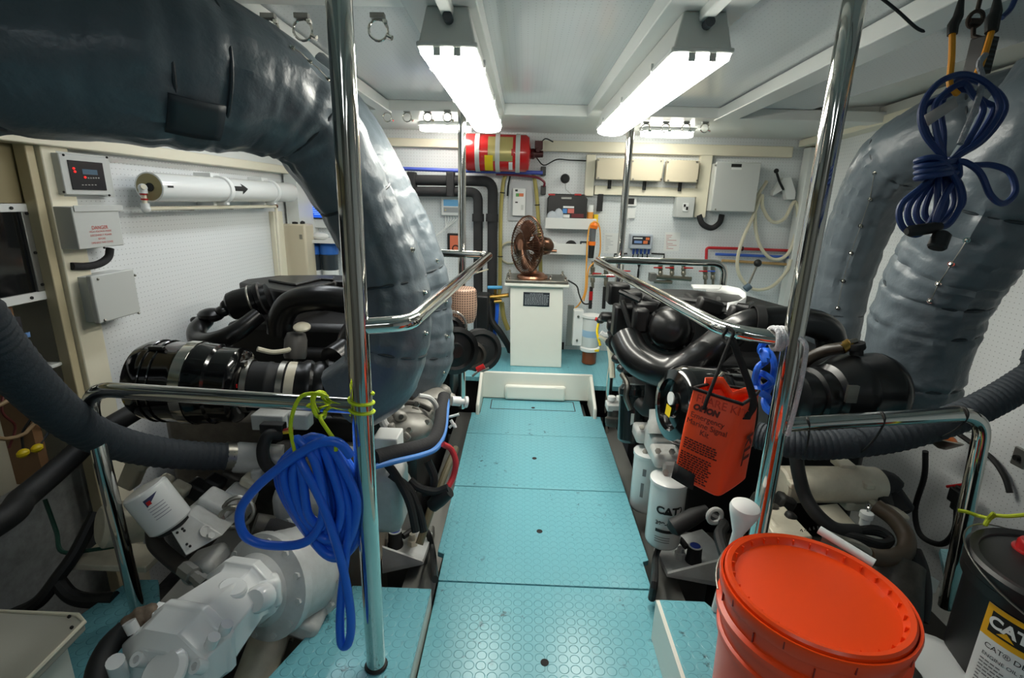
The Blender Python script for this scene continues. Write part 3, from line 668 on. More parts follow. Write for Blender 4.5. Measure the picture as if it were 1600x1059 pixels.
# ================================================================ FRONT WALL (far end)
def fw(px, py, dep=0): return ay(px, py, YF-dep)
def fbox(mb, x0, y0, x1, y1, d0, d1):
    """box on the front wall: the photo's corners measured at its front face, d0..d1 out from the wall"""
    a, b_ = fw(x0, (y0+y1)/2, d1), fw(x1, (y0+y1)/2, d1); c, d = fw((x0+x1)/2, y0, d1), fw((x0+x1)/2, y1, d1)
    return mb.bx((a.x, YF-d1, d.z), (b_.x, YF-d0-.0005, c.z))
def fthing(name, label, cat, x0, y0, x1, y1, d, group=None): return thing(name, label, cat, fw((x0+x1)/2, y1, d), group)
b = MB(); fbox(b, 560, 216, 732, 229, 0, .05); struct(b, 'trim_front_rail', M_cream, bevel=.003)
b = MB(); fbox(b, 846, 224, 1240, 241, 0, .05); struct(b, 'trim_front_rail', M_cream, bevel=.003)
b = MB(); fbox(b, 915, 241.5, 929, 306, 0, .045); fbox(b, 929, 292, 1090, 306, 0, .045); fbox(b, 1090, 241.5, 1108, 340, 0, .045); struct(b, 'trim_box_frame', M_cream, bevel=.002)
for i, (x0, y0, x1, y1, w) in enumerate(((932, 247, 981, 281, 'leftmost of three cream boxes in the cream frame, partly behind the far pole'), (986, 249, 1036, 283, 'middle one of the three cream boxes in the cream frame'), (1041, 250, 1092, 285, 'rightmost of three cream boxes in the cream frame'))):
    t = fthing('junction_box', w, 'junction box', x0, y0, x1, y1, .10, 'cream junction boxes')
    b = MB(); fbox(b, x0+1, y0+1, x1-1, y1-1, 0, .075); b.out('body', M_creambox, t, bevel=.006)
    b = MB(); fbox(b, x0, y0, x1, y1, .076, .10); b.out('lid', M_creambox, t, bevel=.006)
    for (cx, cy) in ((x0+3, y0+3), (x1-3, y0+3), (x0+3, y1-3), (x1-3, y1-3)):
        p = fw(cx, cy, .10); MB().cyl(p, p-Vector((0, .003, 0)), .006, n=10).out('screw', M_satin, t)
    p = fw((x0+x1)/2-4, y1+4, .05); MB().cyl(p+Vector((0, 0, .02)), p-Vector((0, 0, .04)), .012, n=12).out('cable_gland', M_rubber, t)
t = fthing('electrical_enclosure', 'large pale grey enclosure with a small black nameplate on the front wall', 'enclosure', 1113, 253, 1184, 331, .15)
b = MB(); fbox(b, 1116, 255, 1184, 331, 0, .13); b.out('body', M_greybox, t, bevel=.004)
b = MB(); fbox(b, 1115, 253, 1185, 331, .131, .155); b.out('door', M_greybox, t, bevel=.006)
b = MB(); fbox(b, 1143, 256, 1159, 261, .155, .157); b.out('nameplate', M_ink, t)
b = MB(); fbox(b, 1143, 262, 1159, 265, .155, .157); b.out('paper_label', M_paper, t)
for q in ((1118, 258), (1118, 327)): p = fw(*q, .157); MB().sphere(p, .006, 10).out('screw', M_satin, t)
pts = [fw(1128, 335, .06), fw(1124, 348, .06), fw(1112, 356, .05), fw(1098, 350, .05), fw(1092, 336, .04)]
single(MB().tube(spline(pts, 8), .019, 12), 'cable_conduit', M_foam, 'black U shaped conduit under the large pale enclosure', 'conduit')
t = fthing('breaker_box', 'small grey breaker box with a switch under the cream frame', 'breaker box', 1055, 307, 1085, 340, .08)
b = MB(); fbox(b, 1057, 308, 1085, 340, 0, .085); b.out('body', M_greybox, t, bevel=.004)
b = MB(); fbox(b, 1067, 317, 1076, 330, .085, .090); b.out('switch_frame', M_white2, t, bevel=.001)
b = MB(); fbox(b, 1068.5, 319, 1071.5, 323, .09, .094); fbox(b, 1072, 323, 1075, 328, .09, .0925); b.out('switch', M_ink, t)
t = fthing('wall_display', 'small white panel with a dark screen beside the far right pole', 'display', 974, 307, 995, 322, .03)
b = MB(); fbox(b, 972, 307, 995, 322, 0, .02); b.out('frame', M_white2, t, bevel=.002)
b = MB(); fbox(b, 977, 310, 991, 319, .02, .022); b.out('screen', M_ink, t)
t = fthing('wall_socket', 'white socket plate with dangling wires below the dark screen', 'socket', 975, 325, 993, 341, .02)
b = MB(); fbox(b, 973, 325, 993, 341, 0, .014); b.out('plate', M_white2, t, bevel=.002)
b = MB(); p = fw(978, 331, .02); b.sphere(p, .011, 10); b.out('plug', M_ink, t)
for k, q in enumerate(((976, 356), (983, 350), (970, 352))):
    p, e = fw(977+3*k, 333, .022), fw(*q, .02); MB().tube(spline([p, p.lerp(e, .5)+Vector((.012*(k-1), -.01, 0)), e, e+Vector((-.01, 0, -.03))], 5), .0028, 6).out('wire', M_white2 if k else M_satin, t)
t = fthing('battery_charger', 'pale charger with a dark label and blue plugs on the front wall', 'charger', 985, 367, 1020, 389, .07)
b = MB(); fbox(b, 985, 366, 1020, 389, 0, .07); b.out('case', mat('pale_blue_grey', (176, 184, 194), .4), t, bevel=.006)
b = MB(); fbox(b, 988, 369, 1016, 382, .07, .072); lb = b.out('label', mat('dark_label', (40, 42, 52), .4), t)
for (x0, y0, x1, y1, m) in ((990, 371, 1004, 373, M_white2), (1009, 371, 1015, 375, mat('label_orange', (222, 120, 70), .5)), (991, 376, 1003, 380, mat('label_blue', (120, 150, 200), .5)), (1005, 376, 1012, 381, MATS['label_orange'])):
    b = MB(); fbox(b, x0, y0, x1, y1, .072, .0726); b.out('label_mark', m, lb)
for k in range(5):
    p = fw(990+6*k, 389, .045); MB().cyl(p+Vector((0, 0, .005)), p-Vector((0, 0, .035)), .0095, .007, 10).out('plug', mat('blue_plug', (36, 66, 140), .4), t)
for k in range(4):
    p = fw(990+7*k, 396, .045); e = fw(998, 418, .03); MB().tube(spline([p, p-Vector((0, 0, .03)), e, e-Vector((0, 0, .16))], 6), .0042, 6).out('cable', M_rubber, t)
for x0, s_ in ((980, -1), (1018, 1)):
    p = fw(x0, 396, .03); e = fw(x0+s_*20, 397, .02); MB().tube([p, e, e-Vector((0, 0, .03))], .006, 6).out('cable', M_rubber, t)
b = MB(); fbox(b, 1038, 363, 1062, 392, 0, .0015); t = single(b, 'notice_sheet', M_paper, 'white paper notice with faint red print on the front wall', 'notice')
b = MB(); r2 = random.Random(9)
for k in range(9): fbox(b, 1041, 367+2.6*k, 1043+16*r2.random(), 367.9+2.6*k, .0015, .002)
b.out('print', mat('pale_red_print', (196, 150, 148), .8), t)
b = MB(); fbox(b, 944, 364, 966, 396, 0, .0015); t = single(b, 'notice_sheet', M_paper, 'faded paper notice behind the far right pole', 'notice')
b = MB()
for k in range(9): fbox(b, 946, 368+2.8*k, 948+14*r2.random(), 368.8+2.8*k, .0015, .002)
b.out('print', mat('pale_grey_print', (178, 180, 182), .8), t)
# coloured water pipes
M_rp, M_bp, M_tp = mat('red_water_pipe', (186, 40, 46), .4), mat('blue_water_pipe', (62, 100, 190), .4), mat('tan_water_pipe', (190, 156, 104), .5)
single(MB().tube(fillet([fw(1103, 420, .05), fw(1104, 387, .05), fw(1160, 388.5, .05), fw(1245, 392, .05)], .02), .010, 10), 'red_water_pipe', M_rp, 'red plastic water pipe running right along the front wall', 'pipe')
single(MB().tube([fw(1118, 397, .05), fw(1245, 402, .05)], .010, 10), 'blue_water_pipe', M_bp, 'blue plastic water pipe just under the red pipe', 'pipe')
single(MB().tube([fw(1128, 407, .04), fw(1250, 414, .04)], .010, 10), 'tan_water_pipe', M_tp, 'tan water pipe below the blue pipe', 'pipe')
for k, (x, y) in enumerate(((1160, 388.5), (1190, 390))):
    b = MB(); b.torus(fw(x, y, .05), (1, 0, 0), .0125, .004, 14, 6); single(b, 'pipe_clip', M_rubber, ('left', 'right')[k]+' one of two black clips on the red water pipe', 'clip', group='clips on the red pipe')
M_valve = mat('nickel_fitting', (150, 146, 132), .35, .9)
def valve(x, ytop, ybot, dep, label, handle, side=1, hx=None):
    p, q = fw(x, ytop, dep), fw(x, ybot, dep)
    t = thing('ball_valve', label, 'valve', q, 'valves by the front wall')
    b = MB(); L = (p-q).length; b.lathe([(.010, 0), (.010, L*.2), (.016, L*.22), (.016, L*.36), (.013, L*.4), (.017, L*.5), (.013, L*.6), (.016, L*.64), (.016, L*.78), (.009, L*.8), (.009, L)], q, p-q, 12); b.out('body', M_valve, t)
    c = q.lerp(p, .55); e = c+Vector((side*.055, -.03, .004)); MB().tube([c, c+Vector((0, -.03, .004)), e], [.006, .006, .004], 8).out('lever', handle, t)
    return t
for k, x in enumerate((1032, 1050, 1068)):
    valve(x, 404, 436, .12, ('leftmost', 'middle', 'rightmost')[k]+' of three valves standing on the steel manifold', M_red if k else M_red, (-1, -1, 1)[k])
b = MB(); b.tube([fw(1022, 432, .12), fw(1080, 436, .12)], .016, 12); b.tube([fw(1022, 440, .12), fw(1050, 441, .12)], .012, 10); q_ = fw(1045, 434, .12); b.bx((q_.x-.015, YF-.125, q_.z-.02), (q_.x+.015, YF-.0003, q_.z+.006)); single(b, 'steel_manifold', M_valve, 'steel manifold pipe carrying three valves behind the right engine', 'manifold')
b = MB(); fbox(b, 1016, 427, 1026, 440, .08, .14); single(b, 'grey_switch', M_alu, 'small grey switch box at the left end of the steel manifold', 'switch', bevel=.003)
for k, (x, m, lb) in enumerate(((1102, M_rp, 'valve on the red riser pipe beside the rail bend'), (1114, M_bp, 'valve on the blue riser pipe beside the rail bend'))):
    valve(x, 407, 444, .06, lb, m, -1)
for k, (x, y0, y1, lb) in enumerate(((926, 408, 450, 'leftmost valve on the left manifold, beside the orange cord'), (947, 412, 455, 'second valve on the left manifold, left of the far right pole'), (971, 405, 445, 'valve on the left manifold right of the far right pole'))):
    valve(x, y0, y1, .15, lb, M_red, 1)
single(MB().tube([fw(918, 431, .16), fw(958, 431, .16)], .013, 12), 'steel_manifold', M_chrome, 'short shiny manifold pipe left of the far right pole', 'manifold')
for k, x in enumerate((924, 945)):
    p, q = fw(x, 448, .15), fw(x-2, 482, .15); t = single(MB().cyl(p, q, .012, n=10), 'riser_hose', M_rubber, ('black riser hose with a red band beside the orange cord', 'black riser hose left of the far right pole')[k], 'hose')
    if k == 0: MB().cyl(p.lerp(q, .2), p.lerp(q, .6), .0135, n=10).out('red_band', M_red, t)
# ball-topped lever, white scoop
t = thing('ball_lever', 'steel lever with a black ball knob by the right engine', 'lever', fw(1166, 450, .35))
MB().cyl(fw(1168, 448, .35), fw(1183, 414, .35), .008, n=10).out('rod', M_satin, t); MB().sphere(fw(1184, 411, .35), .024, 16).out('knob', M_ink, t); MB().cyl(fw(1164, 452, .35), fw(1172, 446, .35), .022, n=12).out('boot', mat('blue_grey_boot', (84, 104, 120), .6), t)
# white hose hung in coils at the right
M_chose = mat('cream_hose', (214, 208, 184), .4)
t = thing('wall_hose', 'cream hose hung in loops on a white bracket at the right end', 'hose', fw(1205, 450, .1))
P = [fw(1198, 283, .06), fw(1183, 310, .08), fw(1180, 350, .08), fw(1188, 385, .08), fw(1208, 405, .08), fw(1232, 395, .08), fw(1246, 350, .07), fw(1242, 315, .06), fw(1225, 342, .08), fw(1206, 346, .09), fw(1192, 325, .09), fw(1190, 305, .09), fw(1178, 335, .1), fw(1160, 375, .1), fw(1152, 410, .1), fw(1158, 435, .1), fw(1178, 452, .1), fw(1205, 448, .1), fw(1228, 425, .1), fw(1236, 405, .1)]
MB().tube(spline(P, 8), .0115, 10).out('hose', M_chose, t)
b = MB(); b.prism([fw(x, y, .02) for x, y in ((1203, 300), (1218, 278), (1230, 277), (1238, 300), (1236, 312), (1224, 312), (1220, 296), (1202, 306))], (0, -.05, 0)); b.out('bracket', M_white2, t, bevel=.003)
MB().tube([fw(1213, 268, .10), fw(1218, 284, .10), fw(1224, 296, .08)], .008, 8).out('hose_nozzle', M_rubber, t)
MB().sphere(fw(1213, 267, .10), .016, 10).out('nozzle_cap', M_rubber, t)
# shelves and what stands on them
def shelf(y0, y1, label):
    t = fthing('wall_shelf', label, 'shelf', 852, y0, 927, y1, .13, 'white shelves')
    b = MB(); fbox(b, 852, y0, 932 if y0 < 360 else 926, y1, .115, .13); b.out('lip', M_white, t, bevel=.002)
    a, c = fw(852, y1-3, .13), fw(932 if y0 < 360 else 926, y1-3, .13); MB().bx((a.x, YF-.115, c.z-.004), (c.x, YF-.001, c.z+.012)).out('board', M_white, t)
    return c.z+.012
z1 = shelf(341, 358, 'upper white wall shelf holding the black tool case'); z2 = shelf(381, 398, 'lower white wall shelf holding small odds and ends')
def onshelf(px, z, dep): p = fw(px, 350, dep); return Vector((p.x, p.y, z))
t = thing('tool_case', 'black tool case with red latches on the upper white shelf', 'tool case', onshelf(886, z1, .06))
a, c = fw(855, 330, .10), fw(917, 330, .10); top = fw(886, 303, .10).z
b = MB(); b.prism([(a.x, YF-.10, z1), (c.x, YF-.10, z1), (c.x, YF-.10, top-.03), (c.x-.02, YF-.10, top), (a.x+.02, YF-.10, top), (a.x, YF-.10, top-.03)], (0, .08, 0)); b.out('case', M_bb, t, bevel=.005)
for x in (862, 903): p = fw(x, 304, .104); MB().box(p, (.045, .012, .012)).out('latch', M_red, t, bevel=.002)
p = fw(885, 309.5, .103); MB().box(p, (.07, .008, .016)).out('handle', M_alu, t, bevel=.003)
for (x0, y0, x1, y1, m) in ((880, 322, 897, 325, M_white2), (879, 326, 886, 333, mat('label_sky', (70, 140, 210), .4)), (887, 326, 897, 333, mat('label_pink', (214, 110, 100), .4)), (880, 335, 890, 340, M_white2), (893, 334, 912, 340, mat('label_dark_red', (100, 24, 30), .5))):
    b = MB(); fbox(b, x0, y0, x1, y1, .10, .1015); b.out('label_mark', m, t)
b = MB(); b.sphere(onshelf(862, z1+.045, .118), (.036, .010, .042), 12); b.sphere(onshelf(872, z1+.055, .116), (.032, .008, .05), 12); b.sphere(onshelf(868, z1+.03, .12), (.045, .010, .026), 12)
t = single(b, 'plastic_bag', mat('clear_bag', (206, 214, 222), .25, alpha=.75), 'clear plastic bag leaning on the black tool case', 'bag')
p = onshelf(921, z1, .08)
t = thing('spray_can', 'white and orange spray can at the right end of the upper shelf', 'spray can', p)
MB().cyl(p, p+Vector((0, 0, .085)), .021, n=16).out('can', mat('can_orange', (226, 150, 60), .35), t); MB().lathe([(.021, .085), (.021, .09), (.019, .13), (.0, .132)], p, (0, 0, 1), 16).out('cap', M_white2, t)
p = onshelf(930, z1, .04); t = single(MB().box(p+Vector((0, 0, .035)), (.03, .03, .07)), 'yellow_carton', M_yellow, 'small yellow carton beside the spray can', 'carton', bevel=.002)
b = MB(); fbox(b, 934, 303, 942, 330, .01, .05); single(b, 'black_strap', M_rubber, 'black strip on the wall under the cream frame behind the spray can', 'strip')
p = onshelf(863, z2, .09); single(MB().box(p+Vector((0, 0, .03)), (.06, .02, .055), Matrix.Rotation(.25, 3, 'Y')), 'white_carton', M_paper, 'white carton leaning at the left of the lower shelf', 'carton')
p = onshelf(894, z2+.022, .07); b = MB(); b.torus(p, (.1, 1, 0), .030, .012, 20, 8); single(b, 'tape_roll', M_rubber, 'black coil of tape on the lower shelf', 'tape roll')
p = onshelf(914, z2, .07); t = thing('grey_gadget', 'dark boxy gadget at the right of the lower shelf', 'gadget', p); MB().box(p+Vector((0, 0, .03)), (.05, .03, .06)).out('case', M_seam, t, bevel=.006); MB().box(p+Vector((0, -.016, .034)), (.032, .004, .03)).out('window', M_greybox, t)
p = onshelf(878, z2, .08); single(MB().tube(spline([p+Vector((-.03, 0, .01)), p+Vector((0, .01, .018)), p+Vector((.03, 0, .01))], 5), .007, 8), 'pink_cable', mat('pink_cable', (180, 80, 110), .5), 'short pinkish cable lying on the lower shelf', 'cable')
# drop light with orange cord
t = thing('work_light', 'orange and black work light hanging beside the shelves with its cord', 'work light', fw(925, 405, .18))
MB().tube([fw(929, 348, .18), fw(928, 352, .18), fw(927, 357, .18)], [.014, .030, .026], 14).out('hook_cap', mat('work_orange', (240, 120, 30), .4), t)
MB().cyl(fw(927, 357, .18), fw(925, 378, .18), .020, n=14).out('lamp_tube', mat('smoky_grey', (96, 100, 104), .25), t)
MB().cyl(fw(925, 377, .18), fw(924.5, 383, .18), .025, n=14).out('collar', MATS['work_orange'], t)
MB().cyl(fw(924.5, 383, .18), fw(923, 403, .18), .022, .018, n=14).out('grip', M_rubber, t)
M_ocord = mat('orange_cord', (228, 160, 60), .5)
MB().tube(spline([fw(930, 346, .18), fw(922, 352, .19), fw(918, 375, .2), fw(916, 420, .2), fw(914, 455, .2), fw(905, 475, .2), fw(893, 487, .2), fw(894, 502, .2), fw(904, 506, .2)], 8), .0052, 8).out('cord', M_ocord, t)
MB().tube(spline([fw(927, 346, .18), fw(935, 350, .18), fw(938, 370, .18), fw(936, 400, .18), fw(920, 420, .18), fw(917, 450, .2), fw(912, 470, .2)], 8), .0045, 8).out('cord', M_ocord, t)
# black round buzzer, switches, black cable run
t = thing('alarm_buzzer', 'black round alarm on the front wall left of the cream frame', 'alarm', fw(882, 288, .03))
MB().lathe([(.0, -.045), (.022, -.04), (.030, -.02), (.032, 0)], fw(883, 279, 0), (0, 1, 0), 18).out('dome', M_ink, t); MB().tube([fw(883, 285, .02), fw(884, 296, .01), fw(892, 303, .01)], .0015, 5).out('wire', M_satin, t)
for (y0, y1, w) in ((260, 274, 'upper'), (290, 304, 'lower')):
    b = MB(); fbox(b, 845, y0, 853, y1, 0, .06); single(b, 'black_connector', M_bb, w+' one of two small black boxes right of the fire cylinder', 'connector', group='black connector boxes', bevel=.003)
single(MB().tube(spline([fw(838, 246, .1), fw(850, 258, .06), fw(870, 249, .02), fw(890, 250, .02), fw(916, 251, .02)], 6), .004, 6), 'black_cable', M_rubber, 'thin black cable running from the fire cylinder to the cream frame', 'cable')
# ---- fire suppression cylinder
cy, cz = YF-.20, fw(780, 239, .20).z
xa, xb = fw(724, 239, .20).x, fw(829, 239, .20).x; R0 = .112
t = thing('fire_cylinder', 'red fire suppression cylinder strapped under the ceiling at the front wall', 'fire cylinder', ((xa+xb)/2, cy, cz-R0))
MB().lathe([(0, 0), (.06, .002), (.098, .010), (R0, .026), (R0, xb-xa-.030), (.098, xb-xa-.010), (.06, xb-xa), (0, xb-xa+.002)], (xa, cy, cz), (1, 0, 0), 36).out('cylinder', mat('signal_red', (198, 30, 32), .25, coat=.4), t)
for px in (745, 777, 809):
    x = fw(px, 239, .31).x; MB().lathe([(R0+.003, -.014), (R0+.005, -.014), (R0+.005, .014), (R0+.003, .014)], (x, cy, cz), (1, 0, 0), 36, closed=True).out('strap', M_greybox, t)
def onc(x0, x1, a0, a1, nm, m, par, dr=.001):
    q0, q1 = fw(x0, 239, .31).x, fw(x1, 239, .31).x; b = MB()
    b.grid(lambda i, j: Vector((q0+(q1-q0)*i, cy-(R0+dr)*math.cos(math.radians(a0+(a1-a0)*j)), cz+(R0+dr)*math.sin(math.radians(a0+(a1-a0)*j)))), 1, 10); return b.out(nm, m, par)
lb = onc(762, 801, -30, 52, 'label', mat('olive_gold_label', (176, 164, 106), .3, .3), t)
onc(799, 803, -12, 8, 'red_mark', M_red, lb, .002)
onc(757, 770, -72, -12, 'yellow_tag', M_yellow, t, .003)
onc(795, 801, -65, -32, 'small_tag', M_paper, t, .002)
b = MB(); p = Vector((xb, cy, cz)); b.lathe([(.03, 0), (.034, .02), (.024, .03), (.02, .08), (.0, .082)], p, (1, 0, 0), 14); b.cyl(p+Vector((.045, -.05, .02)), p+Vector((.045, .03, .03)), .015, n=10); b.box(p+Vector((.05, -.02, .05)), (.05, .05, .05)); b.out('valve_head', mat('dark_red_brown', (72, 30, 30), .4, .3), t, bevel=.002)
MB().tube(spline([p+Vector((.06, -.02, .06)), p+Vector((.09, -.02, .09)), p+Vector((.14, 0, .075))], 5), .004, 6).out('wire', M_rubber, t)
# ---- pipes under it
single(MB().tube([fw(590, 262, .14), fw(700, 266, .14), fw(848, 270, .14)], .0125, 12), 'blue_conduit', mat('blue_conduit', (70, 88, 180), .4), 'long blue pipe running along the front wall under the fire cylinder', 'pipe')
single(MB().tube(spline([fw(775, 272, .12), fw(810, 274, .12), fw(838, 277, .12), fw(850, 284, .10), fw(850, 291, .08)], 6), .008, 8), 'dark_red_conduit', mat('maroon_tube', (120, 40, 56), .4), 'thin dark red tube under the blue pipe', 'pipe')
t = thing('foam_pipe', 'outer black foam pipe turning down the front wall, right of its twin', 'pipe', fw(768, 545, .12), 'black foam pipes')
MB().tube(fillet([fw(630, 281, .12), fw(770, 283, .12), fw(768, 548, .12)], .07, 8), .034, 18).out('pipe', M_foam, t)
MB().tube([fw(769, 334, .12), fw(768.6, 346, .12)], .042, 18).out('joint_sleeve', M_foam, t)
t = thing('foam_pipe', 'inner black foam pipe turning down the front wall, left of its twin', 'pipe', fw(748, 545, .12), 'black foam pipes')
MB().tube(fillet([fw(630, 299, .12), fw(747, 300, .12), fw(747, 548, .12)], .06, 8), .032, 18).out('pipe', M_foam, t)
MB().tube([fw(747, 334, .12), fw(747, 346, .12)], .040, 18).out('joint_sleeve', M_foam, t)
b = MB(); fbox(b, 697, 268, 709, 307, .08, .165); single(b, 'pipe_bracket', M_foam, 'black bracket across the two foam pipes above the white controller', 'bracket', bevel=.006)
b = MB(); fbox(b, 636, 268, 648, 302, .08, .165); single(b, 'pipe_bracket', M_foam, 'black bracket at the left of the two foam pipes near the lagged pipe', 'bracket', bevel=.006)
t = fthing('control_unit', 'white controller with a blue screen on the front wall behind the far left pole', 'controller', 689, 306, 723, 336, .06)
b = MB(); fbox(b, 689, 306, 723, 337, 0, .055); b.out('case', M_white2, t, bevel=.006)
b = MB(); fbox(b, 693, 312, 717, 322, .055, .0565); b.out('screen', mat('lcd_blue', (96, 150, 186), .3, emit=(96, 150, 186), estr=.25), t)
b = MB(); fbox(b, 693, 324, 717, 332, .055, .0565); k_ = b.out('keypad', mat('keypad_grey', (168, 172, 174), .5), t)
p = fw(696, 328, .057); MB().sphere(p, .004, 8).out('amber_button', M_yellow, k_)
for k in range(5):
    p = fw(696+4*k, 337, .03); e = fw(694-3*k+2, 358+2*k, .03); MB().tube(spline([p, p-Vector((0, .005, .03)), e, e+Vector((-.03, 0, -.02))], 5), .0035, 6).out('wire', M_white2, t)
t = fthing('meter_panel', 'black framed panel with an orange face behind the far left pole', 'panel', 699, 365, 724, 393, .05)
b = MB(); fbox(b, 699, 365, 726, 394, 0, .05); b.out('frame', M_ink, t, bevel=.003)
b = MB(); fbox(b, 703, 368, 722, 392, .05, .052); b.out('face', mat('orange_face', (206, 110, 80), .4), t)
b = MB(); p = fw(712, 388, .053); b.torus(p, (0, 1, 0), .022, .004, 16, 6); b.out('dial', M_ink, t)
# grey backed white power supply between two olive tubes
b = MB(); fbox(b, 795, 283, 833, 345, 0, .02); t = single(b, 'grey_mounting_board', mat('grey_board', (196, 200, 204), .4), 'grey mounting board between the two olive tubes', 'board')
t = fthing('power_supply', 'tall white box with coloured rating label above the fan', 'power box', 801, 294, 820, 336, .06)
b = MB(); fbox(b, 801, 294, 821, 337, .0195, .06); b.out('case', M_white2, t, bevel=.003)
for (x0, y0, x1, y1, m) in ((806, 302, 811, 307, mat('label_green', (90, 160, 80), .5)), (811, 302, 818, 307, MATS['label_orange']), (805, 296, 809, 299, M_ink), (805, 315, 809, 317, M_ink), (814, 320, 818, 328, M_greybox)):
    b = MB(); fbox(b, x0, y0, x1, y1, .06, .061); b.out('label_mark', m, t)
M_olive = mat('olive_vinyl_tube', (178, 166, 96), .4)
for (pts, lb) in (([(794, 268), (787, 282), (783, 320), (782, 360), (781, 440), (779, 470)], 'left one of two olive tubes running down behind the fan'), ([(834, 272), (838, 300), (841, 340), (844, 390), (845, 440)], 'right one of two olive tubes running down behind the fan')):
    t = thing('olive_tube', lb, 'tube', fw(*pts[-1], .06), 'olive tubes')
    MB().tube(spline([fw(*p, .06) for p in pts], 6), .0135, 10).out('tube', M_olive, t)
    for f in (.3, .62):
        i = int(f*(len(pts)-1)); c = fw(*pts[i], .06).lerp(fw(*pts[i+1], .06), .5); MB().torus(c, (fw(*pts[i+1], .06)-fw(*pts[i], .06)), .0145, .004, 16, 6).out('tie', M_rubber, t)
t = thing('cream_cable_coil', 'cream cable coiled on the wall behind the fan', 'cable', fw(797, 412, .03))
P = [fw(797+18*math.cos(a)*(1-.02*k/10), 395+18*math.sin(a)*(1-.02*k/10), .03+.02*k/60) for k, a in enumerate([2*PI*q/14 for q in range(50)])]
MB().tube(P+[fw(780, 425, .06), fw(765, 420, .12), fw(742, 427, .3)], .0048, 7).out('cable', M_chose, t)
single(MB().tube([fw(798, 270, .12), fw(794, 290, .06), fw(793, 306, .05)], [.006, .006, .007], 8), 'dark_probe', M_rubber, 'thin dark probe hanging beside the left olive tube', 'probe')
# tubing and taps below, left of the cabinet
t = thing('blue_tap', 'blue handled brass tap between the foam pipes and the cabinet', 'tap', fw(775, 470, .3))
MB().tube([fw(762, 449, .3), fw(772, 449, .3), fw(785, 449, .3)], [.011, .012, .011], 10).out('handle', mat('tap_blue', (60, 150, 200), .4), t)
b = MB(); b.cyl(fw(774, 449, .28), fw(774, 472, .28), .010, n=10); b.tube([fw(764, 464, .28), fw(776, 463, .28), fw(795, 461, .28)], .014, 10); b.tube([fw(772, 471, .28), fw(784, 470, .28)], .013, 10); b.out('body', M_brass, t)
single(MB().tube(spline([fw(777, 474, .25), fw(776, 500, .26), fw(773, 525, .25), fw(780, 545, .22)], 6), .013, 10), 'blue_drain_hose', M_blue, 'blue hose hanging down left of the cabinet', 'hose')
single(MB().tube(spline([fw(764, 470, .3), fw(768, 500, .32), fw(782, 520, .32), fw(794, 540, .28), fw(797, 548, .25)], 6), .022, 10), 'black_drain_hose', M_rubber, 'black hose slanting to the floor left of the cabinet', 'hose')
single(MB().tube(spline([fw(784, 472, .2), fw(787, 495, .2), fw(794, 515, .2)], 6), .016, 10), 'olive_hose', M_olive, 'olive hose going down behind the left edge of the cabinet', 'hose')
b = MB(); b.bx((fw(744, 460, .42).x, YF-.42, .12), (fw(764, 460, .42).x, YF-.26, fw(750, 462, .42).z)); single(b, 'dark_pump_unit', M_blacksatin, 'dark boxy pump standing left of the blue hose', 'pump', bevel=.012)
b = MB(); fbox(b, 873, 535, 881, 547, 0, .012); single(b, 'black_socket', M_ink, 'small black socket low on the front wall right of the cabinet', 'socket')
# ---- cabinet with the fan
Yc = 3.16; ca, cb_ = ay(797, 575, Yc), ay(877, 575, Yc); ct = ay(838, 447, Yc).z
xl, xr = ca.x, cb_.x; xl2, xr2 = ay(797, 450, Yc).x, ay(880, 450, Yc).x
t = thing('pedestal_cabinet', 'white pedestal cabinet with a black placard carrying the bronze fan', 'cabinet', ((xl+xr)/2, Yc+.13, .12))
b = MB(); b.add([(xl, Yc, .12), (xr, Yc, .12), (xr, Yc+.27, .12), (xl, Yc+.27, .12), (xl2, Yc, ct), (xr2, Yc, ct), (xr2, Yc+.27, ct), (xl2, Yc+.27, ct)], [(3, 2, 1, 0), (4, 5, 6, 7), (0, 1, 5, 4), (1, 2, 6, 5), (2, 3, 7, 6), (3, 0, 4, 7)]); b.out('body', M_gel, t, bevel=.005)
b = MB(); b.bx((xl2-.035, Yc-.03, ct), (xr2+.035, Yc+.30, ct+.018)); b.out('flange', M_gel, t, bevel=.004)
b = MB(); b.bx((xl2-.03, Yc-.025, ct+.019), (xr2+.03, Yc+.30, ct+.038)); b.out('metal_top', M_satin, t, bevel=.003)
for x, y in ((xl2-.012, Yc-.005), (xl2-.012, Yc+.27), (xr2+.012, Yc-.005), (xr2+.012, Yc+.27), (xr2-.08, Yc+.06)):
    MB().lathe([(.013, 0), (.013, .006), (.007, .008), (.007, .02), (.010, .022), (.0, .03)], (x, y, ct+.038), (0, 0, 1), 12).out('wing_nut', M_chrome, t)
p0, p1 = ay(818, 456, Yc), ay(858, 479, Yc)
b = MB(); b.bx((p0.x, Yc-.003, p1.z), (p1.x, Yc, p0.z)); pl = b.out('placard', mat('placard_black', (34, 40, 48), .3), t)
b = MB(); r2 = random.Random(2); w = p1.x-p0.x; h = p0.z-p1.z
for k in range(9):
    z = p0.z-h*(.10+.095*k); x = p0.x+w*(.25 if k == 0 else .06)
    while x < p0.x+w*(.75 if k == 0 else .9):
        q = w*(.03+.06*r2.random()); b.bx((x, Yc-.0036, z-h*.022), (x+q, Yc-.003, z+h*.022)); x += q+w*.02
b.out('placard_print', mat('placard_print', (150, 156, 160), .6), pl)
MB().tube(spline([Vector((xr2+.03, Yc+.02, ct+.04)), Vector((xr2+.09, Yc+.05, ct)), fw(905, 460, .3), fw(912, 474, .28), fw(925, 474, .26)], 8), .005, 7).out('cable', M_rubber, t)
